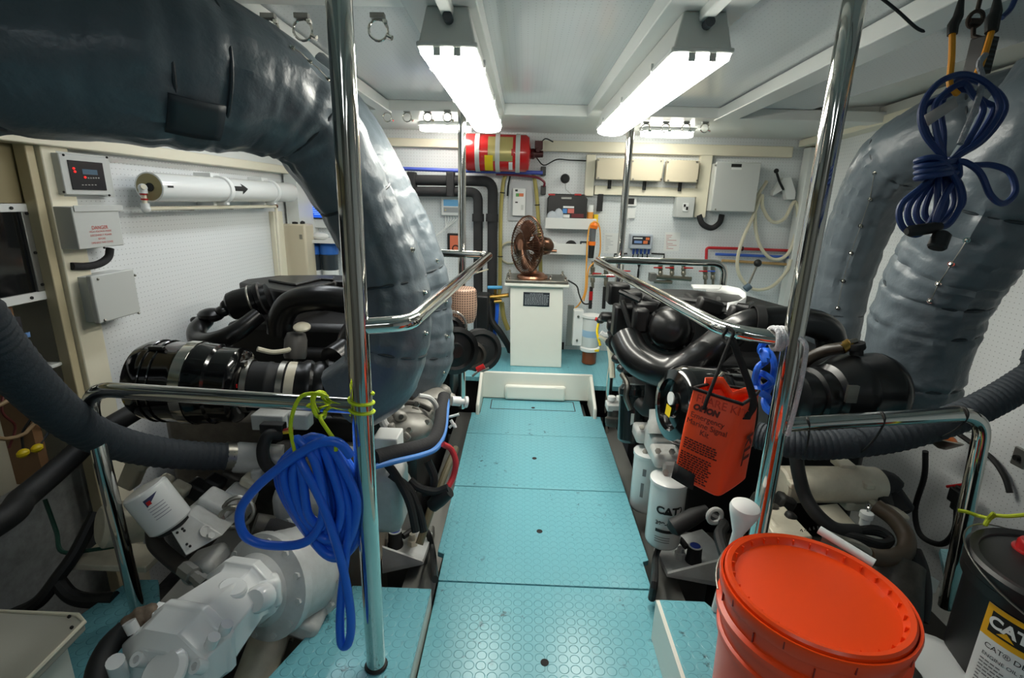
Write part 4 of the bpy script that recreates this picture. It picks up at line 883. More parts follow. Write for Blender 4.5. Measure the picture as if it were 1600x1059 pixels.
# fan
fb = Vector((ay(832, 430, 3.25).x, 3.25, ct+.038))
t = thing('table_fan', 'antique bronze table fan standing on the pedestal cabinet', 'fan', fb)
MB().lathe([(0, .0), (.098, 0), (.102, .008), (.098, .02), (.080, .028), (.074, .034), (.055, .040), (.030, .046), (.024, .07), (.020, .09), (.026, .105), (.0, .108)], fb, (0, 0, 1), 36).out('base', M_copper, t)
hc = ay(825, 383, 3.20); ax_ = Vector((-.84, -.54, .06)).normalized()     # the fan looks towards the left of the camera
hub = hc+ax_*.01; RC = .178
mot = hc-ax_*.10
MB().lathe([(0, -.085), (.03, -.08), (.052, -.055), (.058, -.02), (.056, .02), (.045, .045), (.02, .055), (0, .056)], mot, ax_, 26).out('motor_housing', M_bronze, t)
MB().tube(spline([fb+Vector((0, 0, .10)), fb+Vector((.012, 0, .13)), mot-Vector((0, 0, .055))], 6), .015, 12).out('neck', M_bronze, t)
MB().cyl(mot-ax_*.02+Vector((.05, 0, -.03)), mot-ax_*.02+Vector((.085, .0, -.03)), .01, n=10).out('knob', M_bronze, t)
u_, v_, d_ = basis(ax_)
cage = MB()
cage.torus(hub, ax_, RC, .0048, 48, 8)
for k in range(60):
    a = 2*PI*k/60; e = u_*math.cos(a)+v_*math.sin(a)
    tw = u_*math.cos(a+.35)+v_*math.sin(a+.35)
    cage.tube([hub+ax_*.048+tw*.03, hub+ax_*.045+e*.07, hub+ax_*.036+e*.12, hub+ax_*.018+e*.165, hub+e*RC, hub-ax_*.02+e*.165, hub-ax_*.04+e*.12, hub-ax_*.045+e*.055], .0019, 5)
for r_, h_ in ((.07, .046), (.125, .036)): cage.torus(hub+ax_*h_, ax_, r_, .0015, 40, 5)
cage.out('cage', M_bronze, t)
b = MB(); b.lathe([(0, .055), (.022, .054), (.034, .050), (.035, .046), (0, .045)], hub, ax_, 24); b.out('badge', M_copper, t)
for k in range(4):
    a0 = PI/2*k; b = MB()
    b.grid(lambda i, j: hub+(u_*math.cos(a0+(j-.5)*1.15*(.6+.5*i))+v_*math.sin(a0+(j-.5)*1.15*(.6+.5*i)))*(.03+.125*i*(1-.25*(2*j-1)**2))+ax_*(.022*(j-.5)), 6, 8); b.out('blade', mat('fan_blade_bronze', (104, 70, 56), .38, .9), t, solid=.0015)
b = MB(); b.cyl(hub-ax_*.05, hub+ax_*.02, .03, n=18); b.out('blade_hub', M_bronze, t)
# ---- white fuel filter with amber bowl
c = ay(920, 562, 3.28); bx_ = Vector((c.x, 3.28, .122))
t = thing('fuel_filter', 'white fuel filter with an amber bowl at the front wall right of the cabinet', 'filter', bx_)
ztop = ay(922, 481, 3.28).z
MB().lathe([(.045, .0), (.050, .006), (.050, .085), (.046, .09)], bx_, (0, 0, 1), 24).out('bowl', mat('amber_bowl', (150, 74, 26), .12, trans=.35, coat=.3), t)
MB().lathe([(.062, .09), (.066, .094), (.066, .112), (.055, .118)], bx_, (0, 0, 1), 24).out('bowl_ring', M_white2, t)
MB().lathe([(.053, .118), (.056, .124), (.056, ztop-.19), (.052, ztop-.185)], bx_, (0, 0, 1), 26).out('canister', M_filter, t)
MB().lathe([(.0565, .19), (.0572, .19), (.0572, .235), (.0565, .235)], bx_, (0, 0, 1), 26).out('label_band', mat('pale_blue_label', (156, 190, 216), .4), t)
MB().lathe([(.05, ztop-.187), (.066, ztop-.183), (.066, ztop-.168), (.02, ztop-.16), (0, ztop-.16)], bx_, (0, 0, 1), 26).out('head', M_white2, t)
b = MB(); b.bx((c.x-.12, 3.28, .24), (c.x-.055, 3.36, ztop-.02)); b.out('bracket', M_white2, t, bevel=.004)
b = MB(); b.bx((c.x-.155, 3.34, .22), (c.x-.115, 3.37, ztop)); b.out('backing_plate', M_alu, t)
for z in (.28, ztop-.06): MB().cyl((c.x-.09, 3.28, z), (c.x-.09, 3.27, z), .008, n=8).out('bolt', M_satin, t)
b = MB(); b.box(bx_+Vector((.03, -.055, .105)), (.05, .01, .014)); b.out('yellow_strip', M_yellow, t)
# ---- far left: screen, water filters, cream tank
t = fthing('monitor', 'small wall screen with a blue picture at the far left', 'monitor', 478, 318, 507, 342, .07)
b = MB(); fbox(b, 463, 300, 552, 356, .0, .06); b.out('panel', M_white, t, bevel=.003)
b = MB(); fbox(b, 477, 317, 520, 342, .06, .075); b.out('bezel', M_ink, t, bevel=.002)
b = MB(); fbox(b, 480, 319, 517, 340, .075, .0755); b.out('screen', mat('screen_blue', (24, 70, 170), .3, emit=(30, 90, 210), estr=.8), t)
b = MB(); 
for k in range(5): fbox(b, 483+2*k, 322+3*k, 492+3*k, 323+3*k, .0755, .076)
b.out('screen_print', mat('screen_print', (150, 190, 240), .4, emit=(150, 190, 240), estr=.6), t)
a_, c_ = fw(476, 376, .2), fw(552, 376, .2)
single(MB().bx((a_.x, YF-.22, a_.z-.012), (c_.x, YF-.001, a_.z+.008)), 'filter_shelf', M_white2, 'white ledge over the blue topped water filters', 'shelf')
p = fw(500, 372, .16); single(MB().sphere(Vector((p.x, p.y, a_.z+.03)), (.06, .05, .025), 12), 'white_cloth', M_paper, 'crumpled white cloth on the ledge above the water filters', 'cloth')
for k, (x, lb) in enumerate(((491, 'left one of two blue topped water filters at the far left'), (517, 'right one of two blue topped water filters at the far left'))):
    p = fw(x, 430, .12); zt = fw(x, 380, .12).z; z0 = p.z-.06
    t = thing('water_filter', lb, 'water filter', (p.x, p.y, z0), 'blue topped water filters')
    MB().lathe([(.052, 0), (.055, .01), (.055, zt-z0-.07)], (p.x, p.y, z0), (0, 0, 1), 22).out('housing', mat('smoky_filter', (58, 66, 72), .25), t)
    MB().lathe([(.058, zt-z0-.075), (.062, zt-z0-.07), (.062, zt-z0-.015), (.05, zt-z0)], (p.x, p.y, z0), (0, 0, 1), 22).out('cap', mat('filter_blue', (50, 112, 200), .4), t)
    MB().lathe([(.0556, .04), (.0556, .10)], (p.x, p.y, z0), (0, 0, 1), 22).out('label', M_paper, t)
t = thing('cream_tank', 'tall narrow cream tank with a black cap at the far left', 'tank', ay(458, 430, 3.3)-Vector((0, 0, .05)))
a_, c_ = ay(437, 400, 3.28), ay(480, 400, 3.28); zt, zb = ay(458, 350, 3.28).z, ay(458, 432, 3.28).z-.05
MB().bx((a_.x, 3.28, zb), (c_.x, 3.42, zt)).out('body', M_creambox, t, bevel=.012)
MB().lathe([(.045, 0), (.045, .012), (.03, .02), (0, .022)], ((a_.x+c_.x)/2+.02, 3.34, zt), (0, 0, 1), 18).out('cap', M_rubber, t)
MB().box(ay(470, 370, 3.279), (.018, .003, .03)).out('switch_plate', M_satin, t)
# ================================================================ LEFT WALL
def lw(px, py, d=0): return ax(px, py, XL+d)
def lbox(mb, q0, q1, y0, y1, d0, d1):
    """box on the left wall: near edge at pixel column point q0, far edge q1, photo heights y0..y1 taken at q0's column, faces d0..d1 out"""
    a, b_ = lw(q0, (y0+y1)/2, d1), lw(q1, (y0+y1)/2, d1); zt, zb = lw(q0, y0, d1).z, lw(q0, y1, d1).z
    return mb.bx((XL+d0+.0005, a.y, zb), (XL+d1, b_.y, zt))
t = thing('alarm_controller', 'grey control panel with a dark display and red lights on the left wall', 'control panel', lw(120, 305, .05))
b = MB(); lbox(b, 97, 170, 239, 304, 0, .06); b.out('case', M_greybox, t, bevel=.003)
b = MB(); lbox(b, 94, 174, 236, 307, .03, .036); b.out('flange', M_greybox, t, bevel=.002)
b = MB(); lbox(b, 110, 163, 250, 296, .06, .063); f_ = b.out('display', mat('display_black', (34, 36, 40), .25), t)
b = MB(); lbox(b, 129, 152, 264, 272, .063, .064); b.out('lcd', mat('lcd_slate', (60, 84, 100), .3, emit=(60, 90, 110), estr=.2), f_)
for q in ((115, 263), (117, 268), (133, 277)): MB().sphere(lw(*q, .064), .0042, 8).out('red_light', mat('red_led', (220, 40, 36), .4, emit=(230, 40, 36), estr=1.0), f_)
b = MB()
for k in range(5): lbox(b, 137+4*k, 139.5+4*k, 277, 279, .063, .0636); lbox(b, 128+5*k, 131+5*k, 288, 289.5, .063, .0636)
b.out('legend', M_alu, f_)
for q in ((99, 242), (167, 246), (100, 300), (171, 305)): MB().sphere(lw(*q, .061), .004, 8).out('screw', M_ink, t)
t = thing('danger_box', 'pale wall box with red danger lettering, the upper of two boxes', 'electrical box', lw(150, 390, .08))
b = MB(); lbox(b, 118, 190, 323, 391, 0, .095); b.out('body', M_greybox, t, bevel=.003)
b = MB(); lbox(b, 116, 192, 321, 331, .0955, .099); b.out('lid_edge', M_greybox, t, bevel=.001)
wl = lw(157, 361, .0955)
for k, (s_, z) in enumerate((('DANGER', .017), ('HIGH VOLTAGE INSIDE', .009), ('DISCONNECT POWER', .009), ('BEFORE', .009), ('OPENING THIS COVER', .009))):
    text_mb(s_, z, plane_fn(wl+Vector((.0006, 0, .012-.0125*k)), (0, 1, 0), (0, 0, 1))).out('lettering', mat('danger_red', (196, 70, 60), .6), t)
MB().sphere(lw(163, 387, .096), .004, 8).out('screw', M_ink, t)
single(MB().tube(spline([lw(172, 388, .05), lw(169, 402, .05), lw(155, 412, .05), lw(135, 416, .045), lw(112, 416, .04)], 6), .013, 12), 'cable_conduit', M_foam, 'short black conduit curling out under the danger box', 'conduit')
t = thing('blank_box', 'plain pale grey wall box, the lower of two boxes on the left wall', 'electrical box', lw(180, 505, .08))
b = MB(); lbox(b, 150, 215, 432, 506, 0, .085); b.out('body', M_greybox, t, bevel=.003)
b = MB(); lbox(b, 149, 217, 430, 508, .086, .106); b.out('lid', M_greybox, t, bevel=.004)
for q in ((153, 436), (211, 430), (164, 500), (217, 489)): MB().sphere(lw(*q, .107), .005, 8).out('screw', M_satin, t)
# white membrane vessel
va, vb = lw(232, 287, .10), lw(452, 304, .10); vz = (va.z+vb.z)/2; va.z = vb.z = vz; R0 = .056
t = thing('membrane_tube', 'long white cylinder with an arrow sticker lying along the left wall', 'pressure tube', ((va+vb)/2)-Vector((0, 0, R0)))
L = vb.y-va.y
MB().lathe([(R0-.009, .06), (R0-.009, 0), (R0, 0), (R0, L), (0, L)], va, (0, 1, 0), 36).out('tube', mat('glossy_white', (228, 230, 228), .12, coat=.3), t)
MB().lathe([(0, .03), (R0-.0095, .03), (R0-.0095, .058)], va, (0, 1, 0), 30).out('end_cap', M_ink, t)
MB().lathe([(R0+.0005, .002), (R0-.011, -.002)], va, (0, 1, 0), 36).out('rim', mat('olive_rim', (150, 140, 100), .5), t)
MB().cyl(va+Vector((.005, -.005, 0)), va+Vector((.005, .04, 0)), .016, n=14).out('port', M_rubber, t)
for px in (344, 420):
    y = lw(px, 292, .10).y; b = MB(); b.lathe([(R0+.001, -.014), (R0+.008, -.014), (R0+.008, .014), (R0+.001, .014)], (va.x, y, vz), (0, 1, 0), 36, closed=True); b.bx((XL, y-.035, vz-.085), (va.x-.02, y+.035, vz+.075)); b.bx((XL, y-.012, vz-.068), (va.x+.03, y+.012, vz-.050)); b.out('saddle', M_white2, t)
y0 = lw(368, 293, .155).y; n = 6
def onv(y, a, dr=.0008): return Vector((va.x+(R0+dr)*math.cos(a), y, vz+(R0+dr)*math.sin(a)))
b = MB(); b.grid(lambda i, j: onv(y0-.01+.07*i, .15-.2+.4*j, .0014), 2, 8); b.grid(lambda i, j: onv(y0+.06+.05*i, .15+(j-.5)*.95*(1-i), .0014), 4, 12); b.out('arrow_sticker', M_ink, t)
b = MB(); yq = lw(262, 296, .155).y; b.grid(lambda i, j: onv(yq+.035*i, .0+.14*j), 1, 3); b.out('label', M_ink, t)
t = thing('product_pipe', 'cream pipe with red elbow joints running below the white cylinder', 'pipe', lw(330, 330, .09))
pz_ = lw(225, 326, .09).z
e0 = lw(228, 326, .09); e1 = lw(432, 331, .09)
MB().tube(fillet([Vector((va.x+.005, va.y-.035, vz)), Vector((e0.x, e0.y, vz-.004)), Vector((e0.x, e0.y, pz_)), Vector((e0.x, e1.y, pz_)), Vector((e0.x-.01, e1.y, pz_-.5))], .02, 6), .0088, 12).out('pipe', M_cream, t)
for z in (vz-.004, pz_): b = MB(); b.sphere((e0.x, e0.y, z), .0165, 12); b.cyl((e0.x, e0.y, z-.02*(z > pz_+.01)), (e0.x, e0.y, z+.02*(z < pz_+.01)), .015, n=12); b.out('elbow', M_white2, t)
for z in (vz-.030, pz_+.032): MB().cyl((e0.x, e0.y, z), (e0.x, e0.y, z+.006), .0125, n=12).out('red_seal', M_red, t)
MB().sphere((e0.x, e1.y, pz_), .0135, 10).out('joint', M_bronze, t)
for f in (.25, .55, .85): MB().bx((XL+.0003, va.y+(e1.y-va.y)*f-.008, pz_-.012), (e0.x+.004, va.y+(e1.y-va.y)*f+.008, pz_-.004)).out('pipe_clip', M_satin, t)
# white strut and cover strips at the end of the left wall
struct(MB().bx((XL, lw(426, 400, .0).y, .2), (XL+.03, lw(438, 400, 0).y+.02, lw(430, 330, 0).z)), 'trim_left_strip', M_cream, bevel=.003)
# ---- bay beside the left post: framed dark door, electronics, wire coil
XB = XL-.015
def lb_(px, py, d=0): return ax(px, py, XB+d)
t = thing('glass_door', 'dark glass equipment door in a metal frame beside the left post', 'equipment door', lb_(30, 470))
def quadbar(mb, p, q, w, vec): 
    p, q = Vector(p), Vector(q); mb.prism([p, q, q+Vector(w), p+Vector(w)], vec)
ya, yb2 = .30, lb_(45, 320).y; zt, zb = 1.13, .83
zt, zb = lb_(45, 318).z, lb_(60, 470).z
b = MB(); b.bx((XB-.02, ya, zt-.025), (XB, yb2, zt)); b.bx((XB-.02, ya, zb), (XB, yb2, zb+.028)); b.out('frame_rail', M_white2, t, bevel=.002)
b = MB(); b.bx((XB-.02, yb2-.03, zb+.028), (XB, yb2, zt-.025)); b.out('frame_stile', M_alu, t, bevel=.002)
b = MB(); b.bx((XB-.016, ya, zb+.028), (XB-.010, yb2-.03, zt-.025)); b.out('pane', mat('smoked_glass', (16, 18, 20), .1, coat=.4), t)
for z in (zt-.03, (zt+zb)/2, zb+.05): MB().cyl((XB, yb2-.015, z), (XB+.004, yb2-.015, z), .005, n=8).out('screw', M_ink, t)
for z in (zt-.013, zb+.014): MB().cyl((XB, yb2-.06, z), (XB+.004, yb2-.06, z), .005, n=8).out('screw', M_ink, t)
struct(MB().bx((XB-.03, YB, zt+.002), (XB-.012, yb2+.02, 1.30)), 'trim_left_bay_panel', mat('tan_panel', (150, 138, 104), .5))
struct(MB().bx((XB-.10, YB, -.5), (XB-.05, yb2+.04, .20)), 'trim_left_bay_lower', mat('grey_board_dark', (150, 152, 150), .5, dirt=(96, 96, 92), dirt_amt=.5, dirt_scale=20))
struct(MB().bx((XB-.12, 1.47, .2), (XB-.02, 1.50, zb)), 'trim_left_bay_timber', mat('teak', (140, 104, 72), .5, noise_amt=.3))
t = thing('dark_module', 'dark electronics box with blue and white labels beside the left post', 'electronics box', lb_(35, 560)-Vector((.04, 0, 0)))
y1_ = lb_(48, 520).y; b = MB(); b.bx((XB-.16, y1_-.26, lb_(30, 560).z), (XB-.02, y1_, lb_(30, 497).z)); b.out('case', mat('dark_module', (52, 50, 54), .5), t, bevel=.004)
for (px, py, m) in ((24, 522, M_paper), (40, 524, mat('sticker_blue', (110, 150, 210), .5)), (28, 532, MATS['sticker_blue'])): p = lb_(px, py, -.018); MB().box(p, (.002, .03, .016)).out('label_mark', m, t)
single(MB().bx((XB-.2, .7, lb_(75, 572).z-.012), (XB+.005, lb_(96, 570).y, lb_(75, 572).z)), 'bay_shelf', M_white2, 'white ledge in the equipment bay beside the left post', 'shelf', bevel=.003)
t = thing('wire_bundle', 'coiled tan cable hanging low in the equipment bay at the left edge', 'cable', lb_(20, 690))
c = lb_(22, 652, .0); MB().tube([c+Vector((.004*(k % 3), .085*math.cos(2*PI*k/18)*(1-.01*k/9), .062*math.sin(2*PI*k/18))) for k in range(56)], .006, 7).out('coil', mat('tan_cable', (140, 116, 84), .6), t)
r2 = random.Random(21)
for k in range(3):
    p = lb_(8+30*k, 600+16*k, -.03); q = lb_(14+22*k, 700, -.02)
    single(MB().tube(spline([p, p.lerp(q, .35)+Vector((.02, r2.uniform(-.05, .05), 0)), p.lerp(q, .7)+Vector((0, r2.uniform(-.06, .06), 0)), q], 6), .004, 6), 'bay_wire', [mat('dark_red_wire', (90, 34, 32), .6), M_rubber, M_seam][k % 3], ['dark red wire hanging in the equipment bay at the left edge', 'black wire hanging in the equipment bay between a red and a grey one', 'grey wire hanging in the equipment bay nearest the cream post'][k], 'wire', group='bay wires')
for k, q in enumerate(((36, 708), (58, 700))): single(MB().sphere(lb_(*q, .0), (.014, .02, .014), 10), 'yellow_connector', M_yellow, ('left', 'right')[k]+' one of two yellow connectors low in the equipment bay', 'connector', group='yellow connectors')
# black hoses at the left
t = thing('ribbed_hose', 'thick charcoal hose drooping from the left edge to the white pipe end', 'hose', pd(370, 735, 1.5), None)
P = spline([pd(-420, 180, .66), pd(-200, 350, .71), pd(-60, 470, .78), pd(-10, 535, .84), pd(45, 598, .93), pd(100, 648, 1.05), pd(160, 684, 1.2), pd(235, 704, 1.34), pd(310, 712, 1.45), pd(372, 713, 1.52)], 22)
MB().tube(P, lambda f, a: .040*(1+.035*math.sin(f*900)), 20).out('hose', M_hose, t)
p, q = pd(352, 713, 1.50), pd(366, 713, 1.515); MB().tube([p, q], .0435, 20).out('clamp', M_satin, t)
single(MB().tube(spline([Vector((-1.5, .25, .30)), pd(-60, 850, 1.15), pd(40, 775, 1.35), pd(105, 720, 1.5), pd(150, 680, 1.6), pd(215, 640, 1.75)], 8), .032, 16), 'floor_hose', M_rubber, 'smooth dark hose slanting up behind the left low rail', 'hose')
b = MB(); single(MB().tube(spline([pd(70, 780, 1.5), pd(88, 830, 1.5), pd(98, 862, 1.48), pd(150, 858, 1.5), pd(200, 850, 1.5)], 6), .006, 6), 'green_wire', mat('dark_green_wire', (24, 70, 56), .5), 'dark green wire trailing low behind the left rail post', 'wire')
single(MB().tube(spline([pd(150, 800, 1.5), pd(120, 860, 1.45), pd(92, 900, 1.42), pd(60, 940, 1.4), pd(20, 960, 1.4)], 6), .018, 10), 'bilge_hose', M_rubber, 'black hose lying low at the left behind the rail post', 'hose')
single(MB().tube(spline([pd(88, 905, 1.42), pd(110, 930, 1.42), pd(140, 938, 1.42), pd(180, 935, 1.42)], 6), .02, 10), 'bilge_hose', M_rubber, 'black hose stub beside the blue side floor at the left', 'hose')
# beige lid at the bottom left corner
q = [az(-60, 952, .22), az(122, 961, .22), az(132, 972, .22), az(30, 1075, .22), az(-60, 1100, .22)]
t = thing('beige_lid', 'beige lid lying at the bottom left corner of the picture', 'lid', (sum(q, Vector())/5)-Vector((0, 0, .03)))
MB().prism([p-Vector((0, 0, .022)) for p in q], (0, 0, .022)).out('panel', mat('beige_board', (170, 168, 156), .5), t, bevel=.004)
c = sum(q, Vector())/5; b = MB(); P = [c+(p-c)*.965+Vector((0, 0, .001)) for p in q]
b = MB(); b.tube([p+Vector((0, 0, .001)) for p in q], .005, 8, closed=True); b.out('rim', M_cream, t)
for s in ((108, 963), (112, 980)): MB().sphere(az(*s, .223), .004, 8).out('screw', M_ink, t)
struct(MB().bx((c.x-.12, c.y-.12, .06), (c.x+.04, c.y+.05, .197)), 'trim_lid_base', M_gel)
# ================================================================ OVERHEAD CLAMPS
def clamp(px, py, z, r, label, group):
    c = pd(px, py, (z-.0-CH)/ray(px, py).z) if False else az(px, py, z)
    t = thing('pipe_clamp', label, 'clamp', c-Vector((0, 0, r)), group)
    b = MB(); b.torus(c, (0, 1, .0), r, r*.14, 24, 8); b.out('ring', M_chrome, t)
    b = MB(); b.cyl(c+Vector((r*.9, 0, -r*.5)), c+Vector((r*1.45, -.002, -r*.75)), r*.26, n=10); b.out('screw', M_chrome, t); MB().box(c+Vector((r*.75, 0, r*.8)), (r*.4, r*.5, r*.35)).out('lug', M_chrome, t)
    MB().box(c+Vector((0, 0, r*1.3)), (r*1.5, r*.7, r*.5)).out('base', M_alu, t, bevel=.001)
for k, (x, w) in enumerate(((421, 'leftmost of the three big clamps, half hidden by the lagged pipe'), (473, 'middle of the three big clamps left of the tall left pole'), (591, 'rightmost of the three big clamps, just right of the tall left pole'))):
    clamp(x, 47, 1.575, .024, 'chrome ceiling clamp, '+w, 'big overhead clamps')
nm4 = ('first', 'second', 'third', 'fourth')
for k, x in enumerate((605, 636, 668, 699)): clamp(x, 183, 1.578, .022, nm4[k]+' from the left of four chrome clamps beside the far left lamp', 'far left overhead clamps')
for k, x in enumerate((1009, 1040, 1072, 1101)): clamp(x, 200, 1.578, .022, nm4[k]+' from the left of four chrome clamps beside the far right lamp', 'far right overhead clamps')
# ================================================================ RIGHT WALL
def rw(px, py, d=0): return ax(px, py, XR-d)
RH = spline([Vector((XR-.005, .95, .93)), pd(1690, 540, 1.25), pd(1620, 585, 1.28), pd(1560, 622, 1.30), pd(1490, 655, 1.31), pd(1400, 682, 1.32), pd(1310, 694, 1.33), pd(1240, 694, 1.36), pd(1185, 680, 1.42)], 24)
single(MB().tube(RH, lambda f, a: .0385*(1+.035*math.sin(f*800)), 20), 'ribbed_hose', M_hose, 'thick charcoal hose tied under the right low rail', 'hose')
for k, (x, y) in enumerate(((1255, 685), (1385, 660), (1505, 645))):
    xx = [.70, .87, 1.06][k]; ra = Vector((xx, 1.14, .665+.05*(xx-.645)/.47)); hb = min(RH, key=lambda p: (p-ra).length)
    e_ = (hb-ra); ln = e_.length; e_.normalize(); n_ = Vector((1, 0, 0)); n_ = (n_-e_*n_.dot(e_)).normalized(); s_ = e_.cross(n_)
    P = []
    for q in range(28):
        a = 2*PI*q/28; f = .5+.5*math.cos(a); P.append(ra.lerp(hb, f)+e_*(.042 if f > .5 else -.0205)*abs(math.cos(a))**.6*1+s_*math.copysign(abs(math.sin(a))**.7, math.sin(a))*(.021+.020*f))
    single(MB().tube(P, .0026, 6, closed=True), 'cable_tie', M_rubber, ('left', 'middle', 'right')[k]+' one of three black ties binding the hose to the right low rail', 'cable tie', group='cable ties on the right rail')
t = thing('horn_dish', 'shallow steel dish with an orange brass centre on the right wall', 'horn', rw(1470, 715, .14))
c = rw(1474, 690, .14); d_ = Vector((-.15, -.25, -.95)).normalized()
MB().lathe([(.014, -.03), (.03, -.02), (.058, .0), (.064, .006), (.060, .010), (.04, .0), (0, -.004)], c, -d_, 28).out('dish', M_satin, t)
MB().lathe([(.045, .008), (.036, .022), (.024, .030), (.014, .046), (.0, .048)], c, -d_, 22).out('brass_centre', mat('orange_brass', (176, 92, 36), .35, .7), t)
MB().tube([c-d_*.04, c-d_*.04+Vector((.06, 0, .01)), Vector((XR, c.y, c.z+.05))], .008, 8).out('arm', M_white2, t)
single(MB().tube(spline([rw(1446, 705, .13), rw(1444, 745, .10), rw(1430, 795, .06), rw(1438, 835, .06), rw(1470, 850, .08), rw(1492, 828, .1), rw(1496, 780, .1)], 7), .0115, 10), 'black_hose_loop', M_rubber, 'black hose hanging in a loop down the right wall', 'hose')
single(MB().tube(spline([rw(1498, 678, .05), rw(1525, 697, .03), rw(1552, 718, .03), rw(1570, 745, .03), rw(1578, 770, .03)], 7), .010, 8), 'black_cable', M_rubber, 'black cable running down the right wall beside the rail bend', 'cable')
t = thing('red_lever_valve', 'valve with a thin red lever low on the right wall', 'valve', rw(1500, 800, .1)-Vector((0, 0, .03)))
p = rw(1500, 775, .10); b = MB(); b.box(p, (.06, .05, .06)); b.cyl(p-Vector((0, 0, .06)), p+Vector((0, 0, .045)), .022, n=12); b.out('body', M_rubber, t, bevel=.006)
MB().tube([p+Vector((0, 0, .05)), p+Vector((-.01, -.01, .058)), rw(1480, 760, .11)], .006, 8).out('lever', M_red, t)
t = thing('white_switch_box', 'small white box on the right wall behind the rail', 'box', rw(1468, 640, .1)-Vector((0, 0, .03)))
p = rw(1466, 628, .06); MB().box(p, (.10, .05, .045)).out('body', M_white2, t, bevel=.005); MB().tube([p+Vector((.02, -.02, .025)), p+Vector((.06, -.03, .028))], .007, 8).out('gland', M_rubber, t)
struct(MB().prism([(XR-.03, 1.45, -.5), (XR+.01, 1.45, -.5), (XR+.01, 1.30, -.5), (XR-.03, 1.30, -.5)], (0, 0, .98)), 'trim_right_corner', M_cream, bevel=.003)
t = thing('wall_latch', 'small grey latch plate on the right trim at the edge', 'latch', rw(1594, 730, .06))
p = rw(1594, 715, .05); MB().box(p, (.012, .05, .07)).out('plate', M_alu, t, bevel=.003); MB().cyl(p, p+Vector((-.02, 0, 0)), .01, n=10).out('knob', M_ink, t)
# lime string tied from the right rail post towards the bucket
c0 = Vector((1.148, 1.155, .44)); c0 = pd(1513, 800, 1.20)
single(MB().tube(spline([pd(1497, 797, 1.17), pd(1512, 800, 1.16), pd(1530, 806, 1.15), pd(1548, 809, 1.12), pd(1552, 802, 1.10), pd(1543, 812, 1.12), pd(1540, 820, 1.12), pd(1552, 806, 1.11), pd(1580, 806, 1.08), pd(1640, 800, 1.0)], 6), .0042, 7), 'lime_string', mat('lime_string', (176, 190, 40), .7), 'lime string knotted between the right rail post and the black bucket', 'string')
# blue rope bundle hanging behind the right pole
t = thing('blue_rope', 'crumpled blue rope hanging behind the right pole beside the kit bag', 'rope', pd(1192, 640, 1.3))
P = [pd(x, y, 1.27+.02*(i % 3)) for i, (x, y) in enumerate(((1195, 532), (1188, 548), (1200, 560), (1184, 575), (1180, 598), (1192, 605), (1206, 595), (1190, 583), (1183, 592), (1186, 612), (1200, 620), (1196, 636), (1206, 645), (1194, 628), (1204, 600), (1210, 570), (1200, 545)))]
MB().tube(spline(P, 6), .0085, 8).out('rope', M_blue, t)
b = MB(); b.grid(lambda i, j: pd(1188+14*j, 545+25*i, 1.25)+Vector((0, .01*math.sin(5*i+3*j), 0)), 4, 4); b.out('flat_tail', M_blue, t, solid=.004)
# ================================================================ LEFT ENGINE
def part(mb, name, m, t, **k): return mb.out(name, m, t, **k)
def pcyl(p, q, r0, r1=None, n=24, prof=None):
    """cylinder (or a lathe whose profile runs in fractions of the length) between two points"""
    p, q = Vector(p), Vector(q); L = (q-p).length; b = MB()
    if prof is None: return b.cyl(p, q, r0, r1, n)
    return b.lathe([(r*r0, h*L) for r, h in prof], p, q-p, n)
def bolts(t, c, d, R, n, r=.007, h=.010, a0=0, m=None, ang=2*PI):
    x, y, d = basis(d)
    for k in range(n):
        a = a0+ang*k/n; p = Vector(c)+x*R*math.cos(a)+y*R*math.sin(a); part(MB().cyl(p-d*.002, p+d*h, r, n=6), 'bolt', m or M_gear, t)
E1 = t = thing('diesel_engine', 'black diesel engine on the left, with the big black air cleaner towards the left wall', 'engine', (-.75, 2.2, -.4))
b = MB(); b.bx((-1.02, 1.85, -.42), (-.42, 2.78, .38)); b.bx((-.95, 1.95, .36), (-.46, 2.74, .56)); part(b, 'block', M_blacksatin, t, bevel=.03)
b = MB(); b.bx((-1.24, 2.0, -.1), (-.5, 2.7, .655)); part(b, 'cylinder_head', M_blacksatin, t, bevel=.03)
b = MB(); b.bx((-1.46, 1.86, -.5), (-.62, 2.6, .30)); part(b, 'lower_casing', mat('dull_taupe', (112, 106, 98), .6, dirt=(50, 46, 42), dirt_amt=.7, dirt_scale=5), t, bevel=.03)
for k in range(6): part(MB().box((-.46+.0, 2.02+.12*k, .46), (.03, .085, .12)), 'side_cover', M_blackpipe, t, bevel=.008)
top = [az(x, y, .79) for x, y in ((373, 441), (384, 436), (436, 430), (524, 429), (560, 432), (560, 440), (524, 438), (452, 456), (428, 452))]
part(MB().prism([p-Vector((0, 0, .055)) for p in top], (0, 0, .055)), 'valve_cover', M_blacksatin, t, bevel=.008)
b = MB(); c = sum(top, Vector())/9
part(MB().prism([c+(p-c)*.8-Vector((0, 0, .30)) for p in top], (0, 0, .25)), 'rocker_housing', M_blacksatin, t, bevel=.01)
part(MB().prism([c+(p-c)*.55+Vector((0, 0, 0)) for p in top], (0, 0, .012)), 'cover_plate', M_blackpipe, t, bevel=.004)
p, q = pd(356, 480, 2.02), pd(420, 463, 2.05)
part(pcyl(p, q, .060, prof=[(0, -.06), (.6, -.02), (.92, .08), (1, .25), (1, .72), (1.12, .75), (1.12, .85), (.95, .88), (.9, 1), (0, 1)]), 'starter_drum', M_blackpipe, t)
part(MB().torus(p.lerp(q, .60), q-p, .061, .004), 'drum_strap', M_satin, t)
